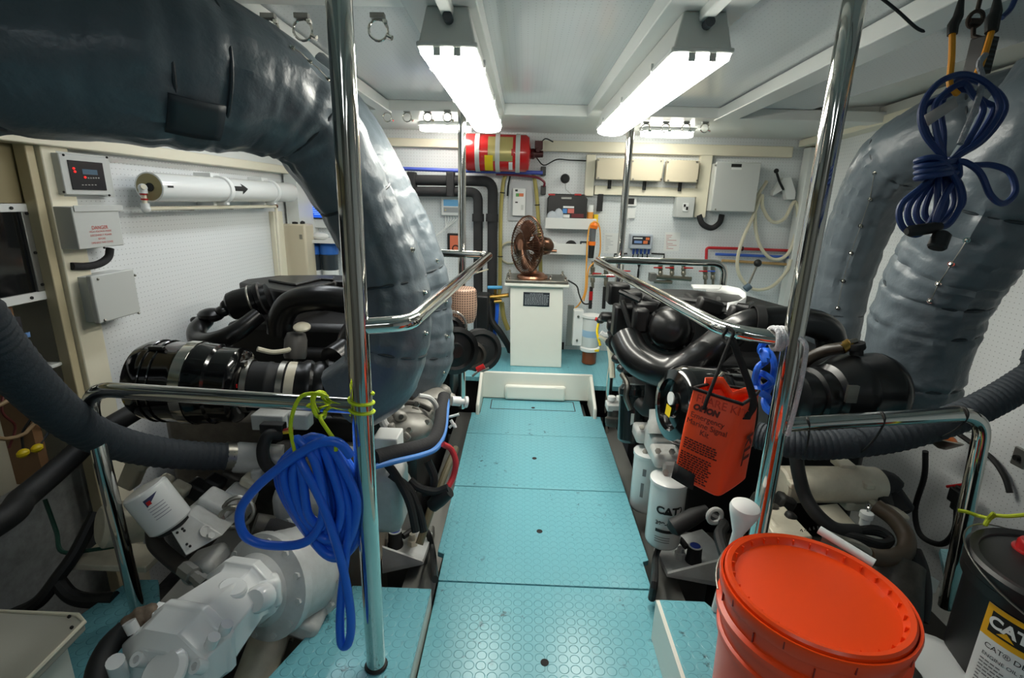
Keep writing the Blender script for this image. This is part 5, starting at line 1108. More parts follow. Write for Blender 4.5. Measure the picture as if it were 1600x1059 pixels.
for (x, y, r) in ((330, 492, (.05, .05, .028)), (348, 486, (.03, .03, .022)), (318, 500, (.03, .03, .025)), (304, 500, (.016, .016, .014)), (352, 480, (.02, .02, .03))):
    part(MB().sphere(pd(x, y, 2.0), r, 14), 'casting_lump', M_blackpipe, t)
part(MB().tube(spline([pd(322, 500, 2.02), pd(308, 515, 1.95), pd(312, 532, 1.90), pd(336, 533, 1.86), pd(370, 518, 1.87), (pd(404, 492, 1.92))], 7), [.030+.006*math.sin(k/35*PI) for k in range(36)], 18), 'coolant_pipe', M_blackpipe, t)
part(MB().tube(spline([pd(438, 520, 1.9), pd(440, 495, 1.88), pd(456, 474, 1.86), pd(490, 466, 1.84), pd(530, 468, 1.84), pd(585, 482, 1.86), pd(620, 510, 1.9)], 7), .047, 22), 'intake_pipe', M_blackpipe, t)
part(MB().bx((-1.0, 1.78, -.1), (-.55, 1.90, .34)), 'rear_plate', M_blacksatin, t, bevel=.02)
# air cleaner and turbo run
p, q = pd(222, 592, 1.60), pd(388, 602, 1.62)
ac = part(pcyl(p, q, .128, n=44, prof=[(0, -.02), (.5, -.02), (.86, .02), (.97, .10), (1, .16), (1, .42), (1.02, .44), (1.02, .60), (1, .62), (1, .74), (.94, .76), (.94, .93), (.84, .97), (.6, 1.0), (0, 1.0)]), 'air_cleaner', M_black, t)
L_ = (q-p).length; d_ = (q-p).normalized()
b = MB(); b.lathe([(.1315, -.016), (.1335, -.016), (.1335, .016), (.1315, .016)], p+d_*L_*.52, d_, 44, closed=True); part(b, 'band', M_chrome, ac)
for f in (.20, .28): b = MB(); b.torus(p+d_*L_*f, d_, .129, .0028, 44, 6); part(b, 'rib', M_black, ac)
u = Vector((0, -.35, .93)); u = (u-d_*u.dot(d_)).normalized()
part(MB().box(p+d_*L_*.26+u*.131, (.045, .018, .012)), 'latch', M_blackpipe, ac, bevel=.003)
p2 = pd(388, 602, 1.63); q2 = pd(458, 606, 1.66); d_ = (q2-p2).normalized()
part(pcyl(p2, q2, .080, n=32, prof=[(.96, 0), (1, .08), (1, .4), (1.03, .44), (1.03, .5), (.99, .54), (.99, 1)]), 'rubber_sleeve', M_rubber, t)
for f in (.02, .78): b = MB(); b.lathe([(.083, -.009), (.087, -.009), (.087, .009), (.083, .009)], p2+(q2-p2)*f, d_, 32, closed=True); part(b, 'hose_clamp', M_satin, t)
b = MB(); b.lathe([(.080, -.014), (.087, -.014), (.087, .014), (.080, .014)], q2, d_, 32, closed=True); part(b, 'cream_ring', M_gearcream, t)
part(MB().box(p2+(q2-p2)*.02+u*.092, (.02, .02, .014)), 'clamp_screw', M_satin, t); part(MB().box(p2+(q2-p2)*.05+Vector((0, -.084, .03)), (.012, .006, .012)), 'red_mark', M_red, t)
q3 = pd(520, 608, 1.70)
part(pcyl(q2, q3, .088, n=32, prof=[(.95, 0), (1.0, .1), (1.0, .2), (1.08, .3), (1.08, .42), (1.0, .5), (1.06, .6), (1.06, .75), (.9, .85), (.9, 1)]), 'compressor_inlet', M_blackpipe, t)
c = pd(545, 600, 1.75)
part(MB().lathe([(0, -.09), (.07, -.09), (.11, -.06), (.125, 0), (.11, .06), (.07, .09), (0, .09)], c, Vector((.9, .35, 0)), 32), 'compressor_housing', M_blackpipe, t)
part(MB().tube(spline([c+Vector((-.03, -.05, .10)), pd(545, 545, 1.74), pd(556, 520, 1.76), pd(580, 500, 1.8)], 6), .05, 18), 'discharge_pipe', M_blackpipe, t)
part(pcyl(pd(461, 560, 1.85), pd(463, 518, 1.85), .040, prof=[(.9, 0), (1, .1), (1, .7), (.8, .95), (.4, 1), (0, 1)]), 'grey_bulb', mat('smoky_plastic', (88, 86, 84), .35), t)
part(MB().lathe([(0, 0), (.03, 0), (.030, .006), (.02, .014), (0, .018)], pd(472, 512, 1.83), (.1, -.3, .9), 18), 'cream_cap', M_gearcream, t)
part(MB().tube(spline([pd(402, 545, 1.75), pd(425, 550, 1.78), pd(445, 548, 1.8), pd(455, 545, 1.82)], 5), .009, 8), 'fuel_pipe', M_gearcream, t)
part(MB().box(pd(425, 655, 1.55), (.10, .06, .05)), 'wiring_box', M_gear, t, bevel=.004)
part(MB().box(pd(427, 668, 1.50), (.07, .03, .03)), 'dark_terminal', M_ink, t, bevel=.003)
for k, m in enumerate((M_red, M_ocord, M_yellow)): part(MB().tube(spline([pd(420+5*k, 668, 1.5), pd(440, 672+2*k, 1.49), pd(458, 668+3*k, 1.5)], 5), .004, 6), 'wire', m, t)
part(MB().box(pd(470, 655, 1.52), (.06, .05, .05)), 'grey_bracket', M_gear, t, bevel=.006)
# right side of the left engine, under the lagged pipes
part(pcyl(pd(612, 688, 1.72), pd(688, 622, 1.95), .062, prof=[(0, 0), (.6, 0), (.9, .08), (1, .2), (1, .45), (1.1, .47), (1.1, .53), (1, .55), (1, .9), (.8, 1), (0, 1)]), 'turbine_casting', mat('grey_casting', (150, 148, 142), .4, .2, dirt=(90, 84, 74), dirt_amt=.5), t)
part(MB().sphere(pd(640, 668, 1.74), (.085, .07, .05), 16), 'exhaust_elbow', MATS['grey_casting'], t)
part(MB().tube(spline([pd(596, 646, 1.66), pd(600, 662, 1.66), pd(612, 672, 1.68)], 5), .014, 10), 'oil_pipe', M_gear, t)
part(MB().box(pd(607, 690, 1.55), (.075, .08, .06)), 'white_terminal_box', M_white2, t, bevel=.004)
part(MB().box(pd(632, 640, 1.85), (.09, .06, .05)), 'grey_block', M_gear, t, bevel=.008)
for (x, y, d, r) in ((600, 640, 1.75, .03), (612, 655, 1.75, .035), (660, 650, 1.85, .03), (676, 655, 1.9, .03), (650, 690, 1.75, .03), (690, 612, 2.0, .04), (702, 622, 2.05, .03), (625, 650, 1.7, .025)):
    part(MB().sphere(pd(x, y, d), (r, r*.8, r*.8), 12), 'casting_lump', MATS['grey_casting'], t)
part(pcyl(pd(695, 650, 1.75), pd(725, 652, 1.78), .014, n=12, prof=[(1, 0), (1, .5), (.6, .52), (.6, .8), (1.2, .82), (1.2, 1), (0, 1)]), 'drain_cock', M_white2, t) if False else part(pcyl(pd(706, 626, 1.85), pd(730, 628, 1.87), .018, n=12, prof=[(1, 0), (1, .55), (.6, .58), (.6, .8), (1.2, .82), (1.2, 1), (0, 1)]), 'drain_cock', M_white2, t)
for (P_, r_) in ((((596, 700), (622, 690), (640, 696), (662, 680)), .009), (((604, 632), (630, 628), (655, 632), (672, 640)), .010), (((640, 700), (652, 690), (668, 688), (676, 676)), .012), (((655, 618), (672, 622), (682, 636), (680, 655)), .009)):
    part(MB().tube(spline([pd(*p, 1.72+.02*i) for i, p in enumerate(P_)], 5), r_, 8), 'oil_line', M_gear if r_ < .01 else M_grime, t)
for (x, y, d, s_) in ((620, 645, 1.74, .035), (648, 640, 1.8, .04), (672, 646, 1.82, .03), (636, 680, 1.68, .03), (664, 668, 1.74, .035), (684, 640, 1.9, .03), (612, 668, 1.66, .03), (655, 612, 1.95, .04)):
    part(MB().box(pd(x, y, d), (s_, s_*.8, s_*.7), Matrix.Rotation(x*.11, 3, 'Y')), 'casting_boss', MATS['grey_casting'], t, bevel=.006)
for (x, y, d) in ((628, 652, 1.66), (652, 632, 1.74), (668, 660, 1.72), (640, 672, 1.66), (616, 640, 1.7), (680, 626, 1.86)): part(MB().lathe([(.010, 0), (.010, .010), (0, .011)], pd(x, y, d), (-.1, -.8, .5), 6), 'bolt', M_satin, t)
for (x, y, c_) in ((640, 706, M_red), (655, 700, M_orangefab), (648, 712, M_paper)): part(MB().box(pd(x, y, 1.62), (.02, .02, .012)), 'wire_terminal', c_, t)
for (a_, b_, c_) in (((699, 652), (710, 649), (717, 647)), ((702, 668), (709, 662), (712, 668))):
    part(MB().tube(spline([pd(*a_, 1.75), pd(*b_, 1.75), pd(*c_, 1.75)], 4), .005, 8), 'white_tap', M_white2, t)
part(MB().tube([pd(704, 656, 1.75), pd(711, 667, 1.75)], .006, 8), 'white_tap_handle', M_white2, t)
# front: pulleys, tan breather filter
fd = Vector((.35, -.85, .1)).normalized()
for (x, y, d, r, w, m, nm) in ((712, 548, 2.18, .105, .07, M_blackpipe, 'damper_pulley'), (702, 520, 2.2, .075, .06, M_blackpipe, 'pulley'), (738, 556, 2.4, .07, .05, mat('brown_black', (46, 42, 38), .5), 'belt_pulley'), (752, 548, 2.55, .11, .05, M_rubber, 'belt_guard')):
    c = pd(x, y, d); part(MB().lathe([(0, -.005), (r*.3, -.01), (r*.35, .004), (r*.7, .010), (r*.8, -.006), (r, 0), (r, w*.3), (r*.9, w*.5), (r, w*.7), (r, w), (0, w)], c, -fd, 30), nm, m, t)
part(MB().torus(pd(704, 512, 2.18), fd, .072, .006, 30, 8), 'chrome_ring', M_chrome, t)
c = pd(724, 502, 2.36); zt = pd(726, 447, 2.36).z
br = grid_mat('tan_mesh', (170, 138, 118), (70, 52, 44), (0, 2), .011, .0036, .5, hole=.85)
part(MB().lathe([(.050, 0), (.061, .03), (.064, (zt-c.z)*.5), (.060, zt-c.z-.01), (.05, zt-c.z), (0, zt-c.z)], c, (0, 0, 1), 30), 'breather_filter', br, t)
part(pcyl(pd(745, 578, 2.3), pd(757, 572, 2.3), .014, n=10), 'red_grip', M_red, t); part(MB().tube([pd(738, 588, 2.3), pd(747, 580, 2.3), pd(764, 575, 2.3)], .006, 8), 'tap_stem', M_satin, t)
part(MB().bx((-.48, 2.55, .10), (-.36, 2.85, .50)), 'front_bracket', M_blacksatin, t, bevel=.02)
# mount on the near side, both engines
def mount(pts, base, c, R, cap_c, label_ring, t, gus, m=M_gear):
    P = [az(x, y, -.06) for x, y in pts]
    mt = part(MB().prism([p-Vector((0, 0, .022)) for p in P], (0, 0, .022)), 'mount_plate', m, t, bevel=.002)
    g = [az(*gus[0], -.06), az(*gus[1], -.06)]; h = g[gus[2]]+Vector((0, .004, .085)); n_ = (g[1]-g[0]).cross(h-g[0]).normalized()
    part(MB().prism([g[0], g[1], h], n_*.012), 'mount_gusset', m, t)
    p = az(*c, -.06); mc = part(MB().lathe([(R*1.1, 0), (R*1.1, .01), (R, .014), (R*.95, .058), (R*.9, .062), (0, .062)], p, (0, 0, 1), 22), 'mount_rubber', M_rubber, t)
    part(MB().lathe([(R*.72, .0622), (R*.92, .0622), (R*.92, .065), (R*.72, .065)], p, (0, 0, 1), 22, closed=True), 'cap_ring', M_greybox, mc)
    part(MB().lathe([(0, .064), (R*.7, .064), (R*.7, .0625)], p, (0, 0, 1), 22), 'cap_centre', mat('navy_cap', (46, 66, 150), .4), mc)
mount(((596, 845), (612, 808), (650, 818), (676, 832), (661, 874), (597, 888)), None, (618, 852), .026, None, None, t, ((598, 886), (660, 874), 0))
p = az(645, 850, -.06); part(MB().lathe([(.02, 0), (.02, .02), (.012, .022), (.012, .045), (0, .046)], p, (0, 0, 1), 6), 'mount_nut', M_gearcream, t)
part(MB().tube(spline([az(630, 838, -.02), az(652, 825, -.02), az(668, 832, -.03), az(676, 862, -.08), pd(680, 905, 1.5)], 6), .011, 8), 'mount_cable', M_rubber, t)
q = az(640, 900, -.2); part(MB().bx((q.x-.14, q.y-.02, -.45), (q.x+.07, q.y+.16, -.085)), 'mount_foot', M_alu, t, bevel=.01)
# ================================================================ LEFT GEARBOX
G1 = t = thing('gearbox', 'white painted gearbox with a large angular pump at the bottom left', 'gearbox', (-.6, 1.3, -.4))
b = MB(); b.bx((-.80, 1.36, -.42), (-.47, 1.74, .12)); part(b, 'housing', mat('taupe_casting', (150, 142, 128), .45, dirt=(96, 88, 74), dirt_amt=.5), t, bevel=.03)
b = MB(); b.lathe([(.30, 0), (.31, .02), (.31, .06), (.28, .08), (.26, .20), (0, .2)], (-.68, 1.66, -.05), (0, 1, 0), 40); part(b, 'bell_housing', M_gear, t)
A, B, C = pd(478, 884, 1.42), pd(402, 922, 1.26), pd(300, 1000, 1.08)
dA = (B-A).normalized()
part(pcyl(A, B, .125, n=44, prof=[(1.15, 0), (1.15, .07), (1.0, .10), (.98, .70), (1.06, .74), (1.06, .88), (.72, .98), (.62, 1.1), (0, 1.1)]), 'output_flange', M_gear, t)
bolts(t, A+(B-A)*.05, dA, .133, 12, .008, .016); bolts(t, A+(B-A)*.88, dA, .117, 12, .009, .010)
Pp = pd(374, 930, 1.20); Q = pd(250, 1048, .98); dp = (Q-Pp).normalized()
u = Vector((0, 0, 1)); xx = dp.cross(u).normalized(); yy = xx.cross(dp)
def octa(c, w, h, k=.42): return [c+xx*a*w+yy*b*h for a, b in ((-1, -k), (-1, k), (-k, 1), (k, 1), (1, k), (1, -k), (k, -1), (-k, -1))]
def loft(sec):
    b = MB(); vs = [p for s in sec for p in s]; n = len(sec[0]); fs = []
    for i in range(len(sec)-1):
        for k in range(n): fs.append((i*n+k, i*n+(k+1) % n, (i+1)*n+(k+1) % n, (i+1)*n+k))
    fs.append(tuple(range(n))); fs.append(tuple(range((len(sec)-1)*n, len(sec)*n))); return b.add(vs, fs)
LL = (Q-Pp).length; M_gw = mat('glossy_white_casting', (224, 226, 224), .22, coat=.3, bump=.05, bump_scale=18, noise_amt=.04)
part(loft([octa(Pp+dp*LL*f, w, h) for f, w, h in ((-.14, .086, .080), (-.02, .090, .083), (.02, .078, .074), (.08, .074, .070), (.60, .092, .084), (.65, .104, .091), (.71, .104, .091), (.75, .097, .086), (.96, .092, .080), (1.06, .062, .056))]), 'pump_body', M_gw, t, bevel=.003)
part(MB().lathe([(0, .007), (.026, .007), (.030, .003), (.032, -.01)], Pp+dp*LL*.27+yy*.066-xx*.032, yy-xx*.3, 24), 'round_cover', M_gw, t)
for s in (-1, 1):
    for f in (.70, .86): part(MB().cyl(Pp+dp*LL*f+xx*.086*s+yy*.045, Pp+dp*LL*f+xx*.096*s+yy*.066, .012, n=12), 'bolt_boss', M_gw, t)
for (x, y) in ((214, 1030), (305, 1041)):
    c = pd(x, y, .955); part(MB().lathe([(.006, -.01), (.007, .003), (.013, .003), (.014, -.02)], c, (-.2, -.6, .7), 16), 'socket_boss', M_gw, t)
part(MB().lathe([(.045, 0), (.045, .006), (.036, .014), (.0, .015)], pd(258, 1052, .945), (-.2, -.5, .8), 20), 'end_boss', M_gw, t)
part(MB().cyl(pd(188, 1058, .95), pd(180, 1033, .92), .015, n=14), 'port_stub', M_gw, t)
p = pd(405, 935, 1.15); part(MB().lathe([(0, .02), (.024, .02), (.03, .01), (.03, -.02)], p, dp+yy*.4, 16), 'flange_ear', M_gw, t)
p = pd(418, 925, 1.2); part(MB().box(p, (.06, .05, .08), Matrix.Rotation(.6, 3, 'Z')), 'flange_lug', M_gw, t, bevel=.015)
# valve block, filter
q4 = [pd(261, 819, 1.27), pd(295, 801, 1.32), pd(348, 836, 1.32), pd(290, 869, 1.26)]
part(MB().prism(q4, pd(345, 790, 1.48)-pd(300, 832, 1.30)), 'valve_block', M_gear, t, bevel=.003)
for (x, y) in ((277, 832), (288, 829), (292, 850), (297, 853), (285, 826)): part(MB().sphere(pd(x, y, 1.272), .0035, 8), 'plug_hole', M_ink, t)
nf_ = (q4[1]-q4[0]).cross(q4[3]-q4[0]).normalized(); nf_ = nf_ if nf_.y < 0 else -nf_
part(MB().cyl(pd(328, 838, 1.30)-nf_*.002, pd(328, 838, 1.30)+nf_*.010, .009, n=6), 'hex_plug', M_gear, t)
part(MB().lathe([(.016, 0), (.016, .003), (.012, .003), (.012, .001)], pd(322, 830, 1.31), nf_, 20), 'plug_recess', M_gear, t)
part(MB().box(pd(338, 792, 1.42), (.09, .07, .07), Matrix.Rotation(.5, 3, 'Y')), 'solenoid_block', M_gear, t, bevel=.01)
part(MB().box(pd(372, 785, 1.48), (.08, .07, .09), Matrix.Rotation(.4, 3, 'Y')), 'solenoid_block', M_gear, t, bevel=.012)
p, q = pd(266, 815, 1.30), pd(224, 763, 1.27)
fl = part(pcyl(p, q, .052, n=32, prof=[(.9, -.05), (1, 0), (1, .9), (.97, .96), (.86, 1.0), (0, 1.01)]), 'oil_filter', M_filter, t)
part(MB().lathe([(.03, -.02), (.040, -.015), (.040, .004), (.03, .006)], p, q-p, 24), 'filter_seat', M_ink, fl)
ud = (q-p).normalized(); fc = p.lerp(q, .62); fy = ud; FZ = Vector((0, 0, CH))-fc; FZ = (FZ-ud*FZ.dot(ud)).normalized(); fx = fy.cross(FZ)
def onf(x, y, dr=.001):
    fz = FZ; r = .052+dr; a = x/r
    return fc+fx*(r*math.sin(a))*(1)+fz*(r*math.cos(a))+fy*y
b = MB(); b.grid(lambda i, j: onf(-.018+.036*i, .004+.024*i+(.020*(1-i))*j, .0016), 8, 2); part(b, 'red_blue_emblem', mat('emblem_navy', (50, 54, 90), .5), fl)
b = MB(); b.grid(lambda i, j: onf(-.015+.010*i, .008+.010*j, .0024), 3, 1); part(b, 'red_square', M_red, fl)
b = MB()
for k in range(5): b.grid(lambda i, j: onf(-.02+.038*i, -.002-.008*k+.001*i+.0018*j, .0014), 8, 1)
part(b, 'small_print', mat('grey_print2', (140, 140, 150), .6), fl)
part(pcyl(pd(155, 822, 1.42), pd(222, 812, 1.5), .062, prof=[(0, 0), (.8, 0), (1, .1), (1, 1), (.9, 1.02), (0, 1.02)]), 'cooler_end', M_gearcream, t)
part(MB().box(pd(190, 870, 1.5), (.22, .10, .02)), 'cream_shelf', M_gearcream, t, bevel=.003)
for (x, y, d, s, m) in ((280, 765, 1.45, (.05, .04, .04), M_gearcream), (310, 765, 1.5, (.06, .05, .05), M_ink), (335, 755, 1.5, (.05, .05, .04), M_ink), (365, 745, 1.55, (.06, .06, .05), M_grime), (395, 752, 1.5, (.06, .05, .03), M_gearcream), (260, 750, 1.45, (.035, .03, .03), M_gearcream), (225, 710, 1.6, (.07, .08, .06), M_gearcream), (210, 735, 1.6, (.05, .05, .12), M_gearcream), (275, 790, 1.4, (.03, .03, .03), M_satin)):
    part(MB().box(pd(x, y, d), s, Matrix.Rotation(.5, 3, 'Y')), 'fitting', m, t, bevel=.008)
b = MB(); b.torus(pd(372, 800, 1.4), (.3, -.8, .4), .04, .006, 22, 8); b.torus(pd(362, 808, 1.4), (.5, -.7, .2), .028, .008, 20, 8); part(b, 'union_ring', M_satin, t)
part(MB().cyl(pd(398, 818, 1.36), pd(425, 822, 1.38), .028, n=18), 'hose_union', M_grime, t)
part(MB().tube(spline([pd(418, 822, 1.37), pd(450, 832, 1.38), pd(490, 842, 1.42)], 5), .026, 14), 'hydraulic_hose', M_foam, t)
# white pipe stub and black hose ring
part(pcyl(pd(366, 714, 1.52), pd(440, 718, 1.56), .046, prof=[(.92, 0), (1, .05), (1, .45), (1.06, .48), (1.06, .6), (1, .62), (1, 1), (0, 1)]), 'pipe_stub', M_gear, t)
part(MB().box(pd(403, 745, 1.5), (.03, .03, .05)), 'stub_lug', M_gear, t, bevel=.006)
part(MB().tube(spline([pd(440, 678, 1.5), pd(420, 680, 1.48), pd(411, 700, 1.47), pd(414, 722, 1.47), pd(428, 738, 1.48), pd(445, 752, 1.5)], 6), .018, 12), 'black_hose', M_rubber, t)
part(MB().bx((-.95, 1.50, -.05), (-.55, 1.80, .25)), 'flywheel_cover', M_grime, t, bevel=.04)
part(MB().box(pd(480, 790, 1.5), (.18, .10, .14)), 'white_casting', M_gear, t, bevel=.03)
part(MB().box(pd(600, 770, 1.62), (.14, .14, .22)), 'white_casting', M_gear, t, bevel=.03)
# hoses from the block
part(MB().tube(spline([pd(240, 828, 1.34), pd(244, 850, 1.32), pd(266, 872, 1.30), pd(290, 890, 1.26)], 6), .020, 14), 'hydraulic_hose', mat('brown_black_hose', (52, 48, 44), .55), t)
part(pcyl(pd(288, 888, 1.26), pd(322, 914, 1.22), .021, n=8, prof=[(1, 0), (1, .45), (.7, .48), (.7, .7), (.9, .72), (.9, 1), (0, 1)]), 'hose_fitting', M_alu, t)
part(MB().box(pd(322, 880, 1.36), (.10, .10, .06), Matrix.Rotation(-.4, 3, 'Y')), 'cover_lug', M_gear, t, bevel=.02)
hc = [pd(254, 965, 1.06), pd(232, 960, 1.05), pd(214, 968, 1.04), pd(195, 985, 1.03)]
part(MB().tube(spline(hc, 5), [.019+.003*(k % 4 < 2) for k in range(16)], 14), 'rusty_elbow', mat('rusty_fitting', (124, 108, 92), .6, .4, dirt=(70, 54, 40), dirt_amt=.8, dirt_scale=30), t)
part(MB().tube(spline([pd(197, 983, 1.03), pd(172, 1008, 1.0), pd(156, 1038, .97), pd(148, 1080, .93)], 6), .021, 14), 'hydraulic_hose', M_rubber, t)
part(MB().lathe([(.012, 0), (.03, 0), (.03, .03), (.024, .032)], pd(262, 968, 1.06), Vector((-1, 0, .2)), 6), 'hex_port', M_gw, t)
# underside port at the right of the pump
p, q = pd(425, 985, 1.36), pd(398, 1062, 1.27); d_ = (q-p).normalized()
part(pcyl(p, q, .050, n=30, prof=[(.8, -.3), (1.3, -.25), (1.35, .0), (1.05, .05), (1.0, .1), (1, 1.2), (0, 1.2)]), 'suction_port', M_gearcream, t)
bolts(t, p, d_, .060, 8, .008, .012, m=M_satin)
part(MB().box(pd(455, 955, 1.35), (.18, .10, .06), Matrix.Rotation(.4, 3, 'Y')), 'ribbed_web', M_gear, t, bevel=.015)
part(MB().tube(spline([pd(440, 945, 1.33), pd(462, 952, 1.33), pd(476, 966, 1.34)], 5), [.02]*11, 10), 'web_rib', M_gear, t)
c = pd(524, 884, 1.37); 
def emb(a, b_): return Vector((c.x+a, 1.3595, c.z+b_))
c = ay(524, 882, 1.3595)
b = MB()
for r_ in (.028, .020): b.tube([emb(r_*math.copysign(abs(math.cos(a))**.5, math.cos(a)), r_*math.copysign(abs(math.sin(a))**.5, math.sin(a))) for a in [2*PI*k/24 for k in range(24)]], .002, 6, closed=True)
part(b, 'cast_emblem', MATS['taupe_casting'], t)
text_mb('12 TF 4', .013, plane_fn(ay(516, 904, 1.3590), (1, 0, 0), (0, 0, 1))).out('cast_lettering', mat('cast_dark', (116, 108, 96), .5), t)
# loose hoses and cables of the left side
HB = [pd(585, 716, 1.42), pd(620, 707, 1.48), pd(655, 699, 1.55), pd(676, 690, 1.6), pd(687, 668, 1.68), pd(691, 640, 1.78), pd(694, 620, 1.86)]
t = thing('lagged_hose', 'black foam covered hose with a blue line alongside, left of the walkway', 'hose', HB[2]-Vector((0, 0, .1)))
part(MB().tube(spline(HB, 8), .024, 16), 'foam', M_foam, t)
part(MB().tube(spline([pd(582, 730, 1.40), pd(620, 720, 1.45), pd(658, 711, 1.52), pd(682, 700, 1.57), pd(694, 676, 1.65), pd(698, 645, 1.75), pd(699, 622, 1.84)], 8), .0085, 10), 'blue_line', mat('mid_blue_tube', (70, 130, 206), .45), t)
single(MB().tube(spline([pd(692, 694, 1.58), pd(705, 702, 1.6), pd(712, 722, 1.6), pd(708, 745, 1.6), pd(697, 766, 1.58)], 6), .0095, 10), 'red_cable', mat('red_cable', (190, 48, 56), .45), 'short red battery cable beside the walkway plates', 'cable')
t = thing('battery_connector', 'bundle of thick black cables and a connector beside the walkway on the left', 'cable', pd(690, 780, 1.6)-Vector((0, 0, .1)))
part(MB().tube([pd(675, 790, 1.58), pd(688, 778, 1.57), pd(703, 768, 1.56)], [.022, .026, .018], 12), 'connector', M_rubber, t)
for k, P in enumerate((((597, 715), (620, 745), (640, 785), (650, 830)), ((610, 740), (640, 765), (655, 800), (662, 830)), ((640, 750), (655, 762), (680, 768), (700, 762)), ((668, 720), (678, 745), (674, 765), (660, 770)))):
    part(MB().tube(spline([pd(*p, 1.52+.02*k) for p in P], 6), .013, 10), 'cable', M_rubber, t)
single(MB().tube([pd(712, 700, 1.95), pd(695, 740, 1.85), pd(672, 800, 1.75), pd(655, 850, 1.7)], .014, 10), 'olive_pipe', mat('dull_olive_pipe', (92, 84, 62), .5), 'dull olive pipe sloping down beside the walkway on the left', 'pipe')
# ================================================================ RIGHT ENGINE
E2 = t = thing('diesel_engine', 'black diesel engine on the right, behind the orange kit bag and the white oil filters', 'engine', (1.0, 2.2, -.4))
b = MB(); b.bx((.66, 1.80, -.42), (1.36, 2.78, .40)); b.bx((.70, 1.90, .38), (1.32, 2.75, .60)); part(b, 'block', M_blacksatin, t, bevel=.03)
zc = .76
tp = [az(x, y, zc) for x, y in ((962, 456), (985, 449), (1075, 452), (1170, 462), (1235, 480), (1240, 492), (1180, 492), (1120, 486), (1060, 475), (1000, 464))]
c = sum(tp, Vector())/len(tp)
part(MB().prism([p-Vector((0, 0, .06)) for p in tp], (0, 0, .06)), 'valve_cover', M_blacksatin, t, bevel=.008)
part(MB().prism([c+(p-c)*.93-Vector((0, 0, .28)) for p in tp], (0, 0, .24)), 'rocker_housing', M_blacksatin, t, bevel=.01)
for k in range(4):
    f = .15+.2*k; a0, a1 = tp[8].lerp(tp[6], f), tp[1].lerp(tp[4], f+.04); part(MB().tube([a0, a1], .010, 8), 'cover_rib', M_blackpipe, t)
a0, a1 = az(1020, 462, zc+.01), az(1170, 480, zc+.01); part(MB().tube([a0, a1], .014, 8), 'cover_ridge', M_blackpipe, t)
for (x, y, d, s) in ((1108, 478, 2.05, (.10, .06, .06)), (1153, 490, 1.85, (.07, .05, .055)), (985, 470, 2.25, (.09, .08, .09)), (965, 458, 2.4, (.10, .10, .10)), (1010, 480, 2.1, (.09, .06, .05)), (975, 500, 2.2, (.10, .08, .14)), (1000, 500, 2.05, (.06, .06, .10)), (950, 495, 2.35, (.07, .06, .04)), (957, 508, 2.3, (.05, .05, .05))):
    part(MB().box(pd(x, y, d), s, Matrix.Rotation(.25, 3, 'Y') if x > 1100 else None), 'housing_block', M_blacksatin, t, bevel=.012)
for (p_, q_) in (((968, 455), (1000, 470)), ((972, 470), (985, 512)), ((990, 470), (1004, 512)), ((1006, 466), (1030, 478))):
    part(MB().tube([pd(*p_, 2.12), pd(*q_, 2.08)], .012, 8), 'casting_rib', M_blackpipe, t)
c = pd(1046, 514, 1.98); dd = Vector((-.35, -.9, .2)).normalized()
part(MB().lathe([(0, .040), (.04, .036), (.068, .022), (.080, 0), (.084, -.03), (.094, -.034), (.094, -.05), (.08, -.055), (.08, -.12), (0, -.12)], c, dd, 36), 'round_dome', M_blackpipe, t)
bolts(t, c-dd*.036, dd, .089, 8, .006, .008, m=M_blackpipe)
part(MB().tube(spline([pd(978, 530, 2.05), pd(992, 556, 1.98), pd(1018, 574, 1.92), pd(1050, 581, 1.88), pd(1082, 570, 1.84), pd(1110, 548, 1.80), pd(1140, 522, 1.78), pd(1168, 506, 1.76), pd(1215, 501, 1.76), pd(1262, 503, 1.78), pd(1292, 516, 1.80), pd(1300, 540, 1.82)], 8),
     lambda f, a: (.064 if f < .42 else .064-.014*min(1, (f-.42)/.2)), 26), 'intake_manifold', mat('black_gloss_casting', (13, 13, 14), .3, bump=.03, bump_scale=20, coat=.3), t)
part(MB().lathe([(.055, -.015), (.062, -.015), (.062, .015), (.055, .015)], pd(1182, 503, 1.755), Vector((1, -.1, 0)), 28, closed=True), 'pipe_band', M_rubber, t)
part(MB().bx((.52, 1.95, .18), (.70, 2.45, .36)), 'manifold_base', M_blacksatin, t, bevel=.03)
# front left clutter of the right engine
for (x, y, d, r) in ((945, 495, 2.45, .03), (938, 500, 2.45, .022), (962, 520, 2.35, .04), (955, 535, 2.35, .03), (975, 545, 2.2, .04), (965, 560, 2.3, .03), (984, 580, 2.15, .03), (972, 575, 2.2, .025)):
    part(MB().sphere(pd(x, y, d), (r, r, r*.8), 12), 'front_fitting', M_blackpipe, t)
part(MB().lathe([(0, -.01), (.05, -.01), (.06, 0), (.06, .03), (.07, .035), (.07, .05), (0, .05)], pd(968, 536, 2.3), Vector((.5, .8, 0)), 24), 'alternator', M_blacksatin, t)
for (p_, m, r) in (([(930, 498), (938, 500), (950, 498)], M_red, .010), ([(935, 505), (933, 520), (938, 540)], M_yellow, .006), ([(936, 525), (950, 535), (955, 560), (957, 590)], M_cream, .014), ([(938, 520), (944, 524), (952, 524)], M_white2, .016)):
    part(MB().tube(spline([pd(x, y, 2.45) for x, y in p_], 5), r, 8), 'front_line', m, t)
part(MB().tube(spline([pd(972, 585, 2.15), pd(980, 600, 2.1), pd(978, 620, 2.1), pd(985, 640, 2.1)], 5), .012, 8), 'chrome_line', M_satin, t)
part(MB().tube(spline([pd(1020, 600, 2.0), pd(1018, 625, 1.98), pd(1012, 640, 2.0), pd(1000, 630, 2.05)], 5), .03, 12), 'water_hose', M_rubber, t)
p = pd(986, 690, 2.15); q = pd(990, 600, 2.15)
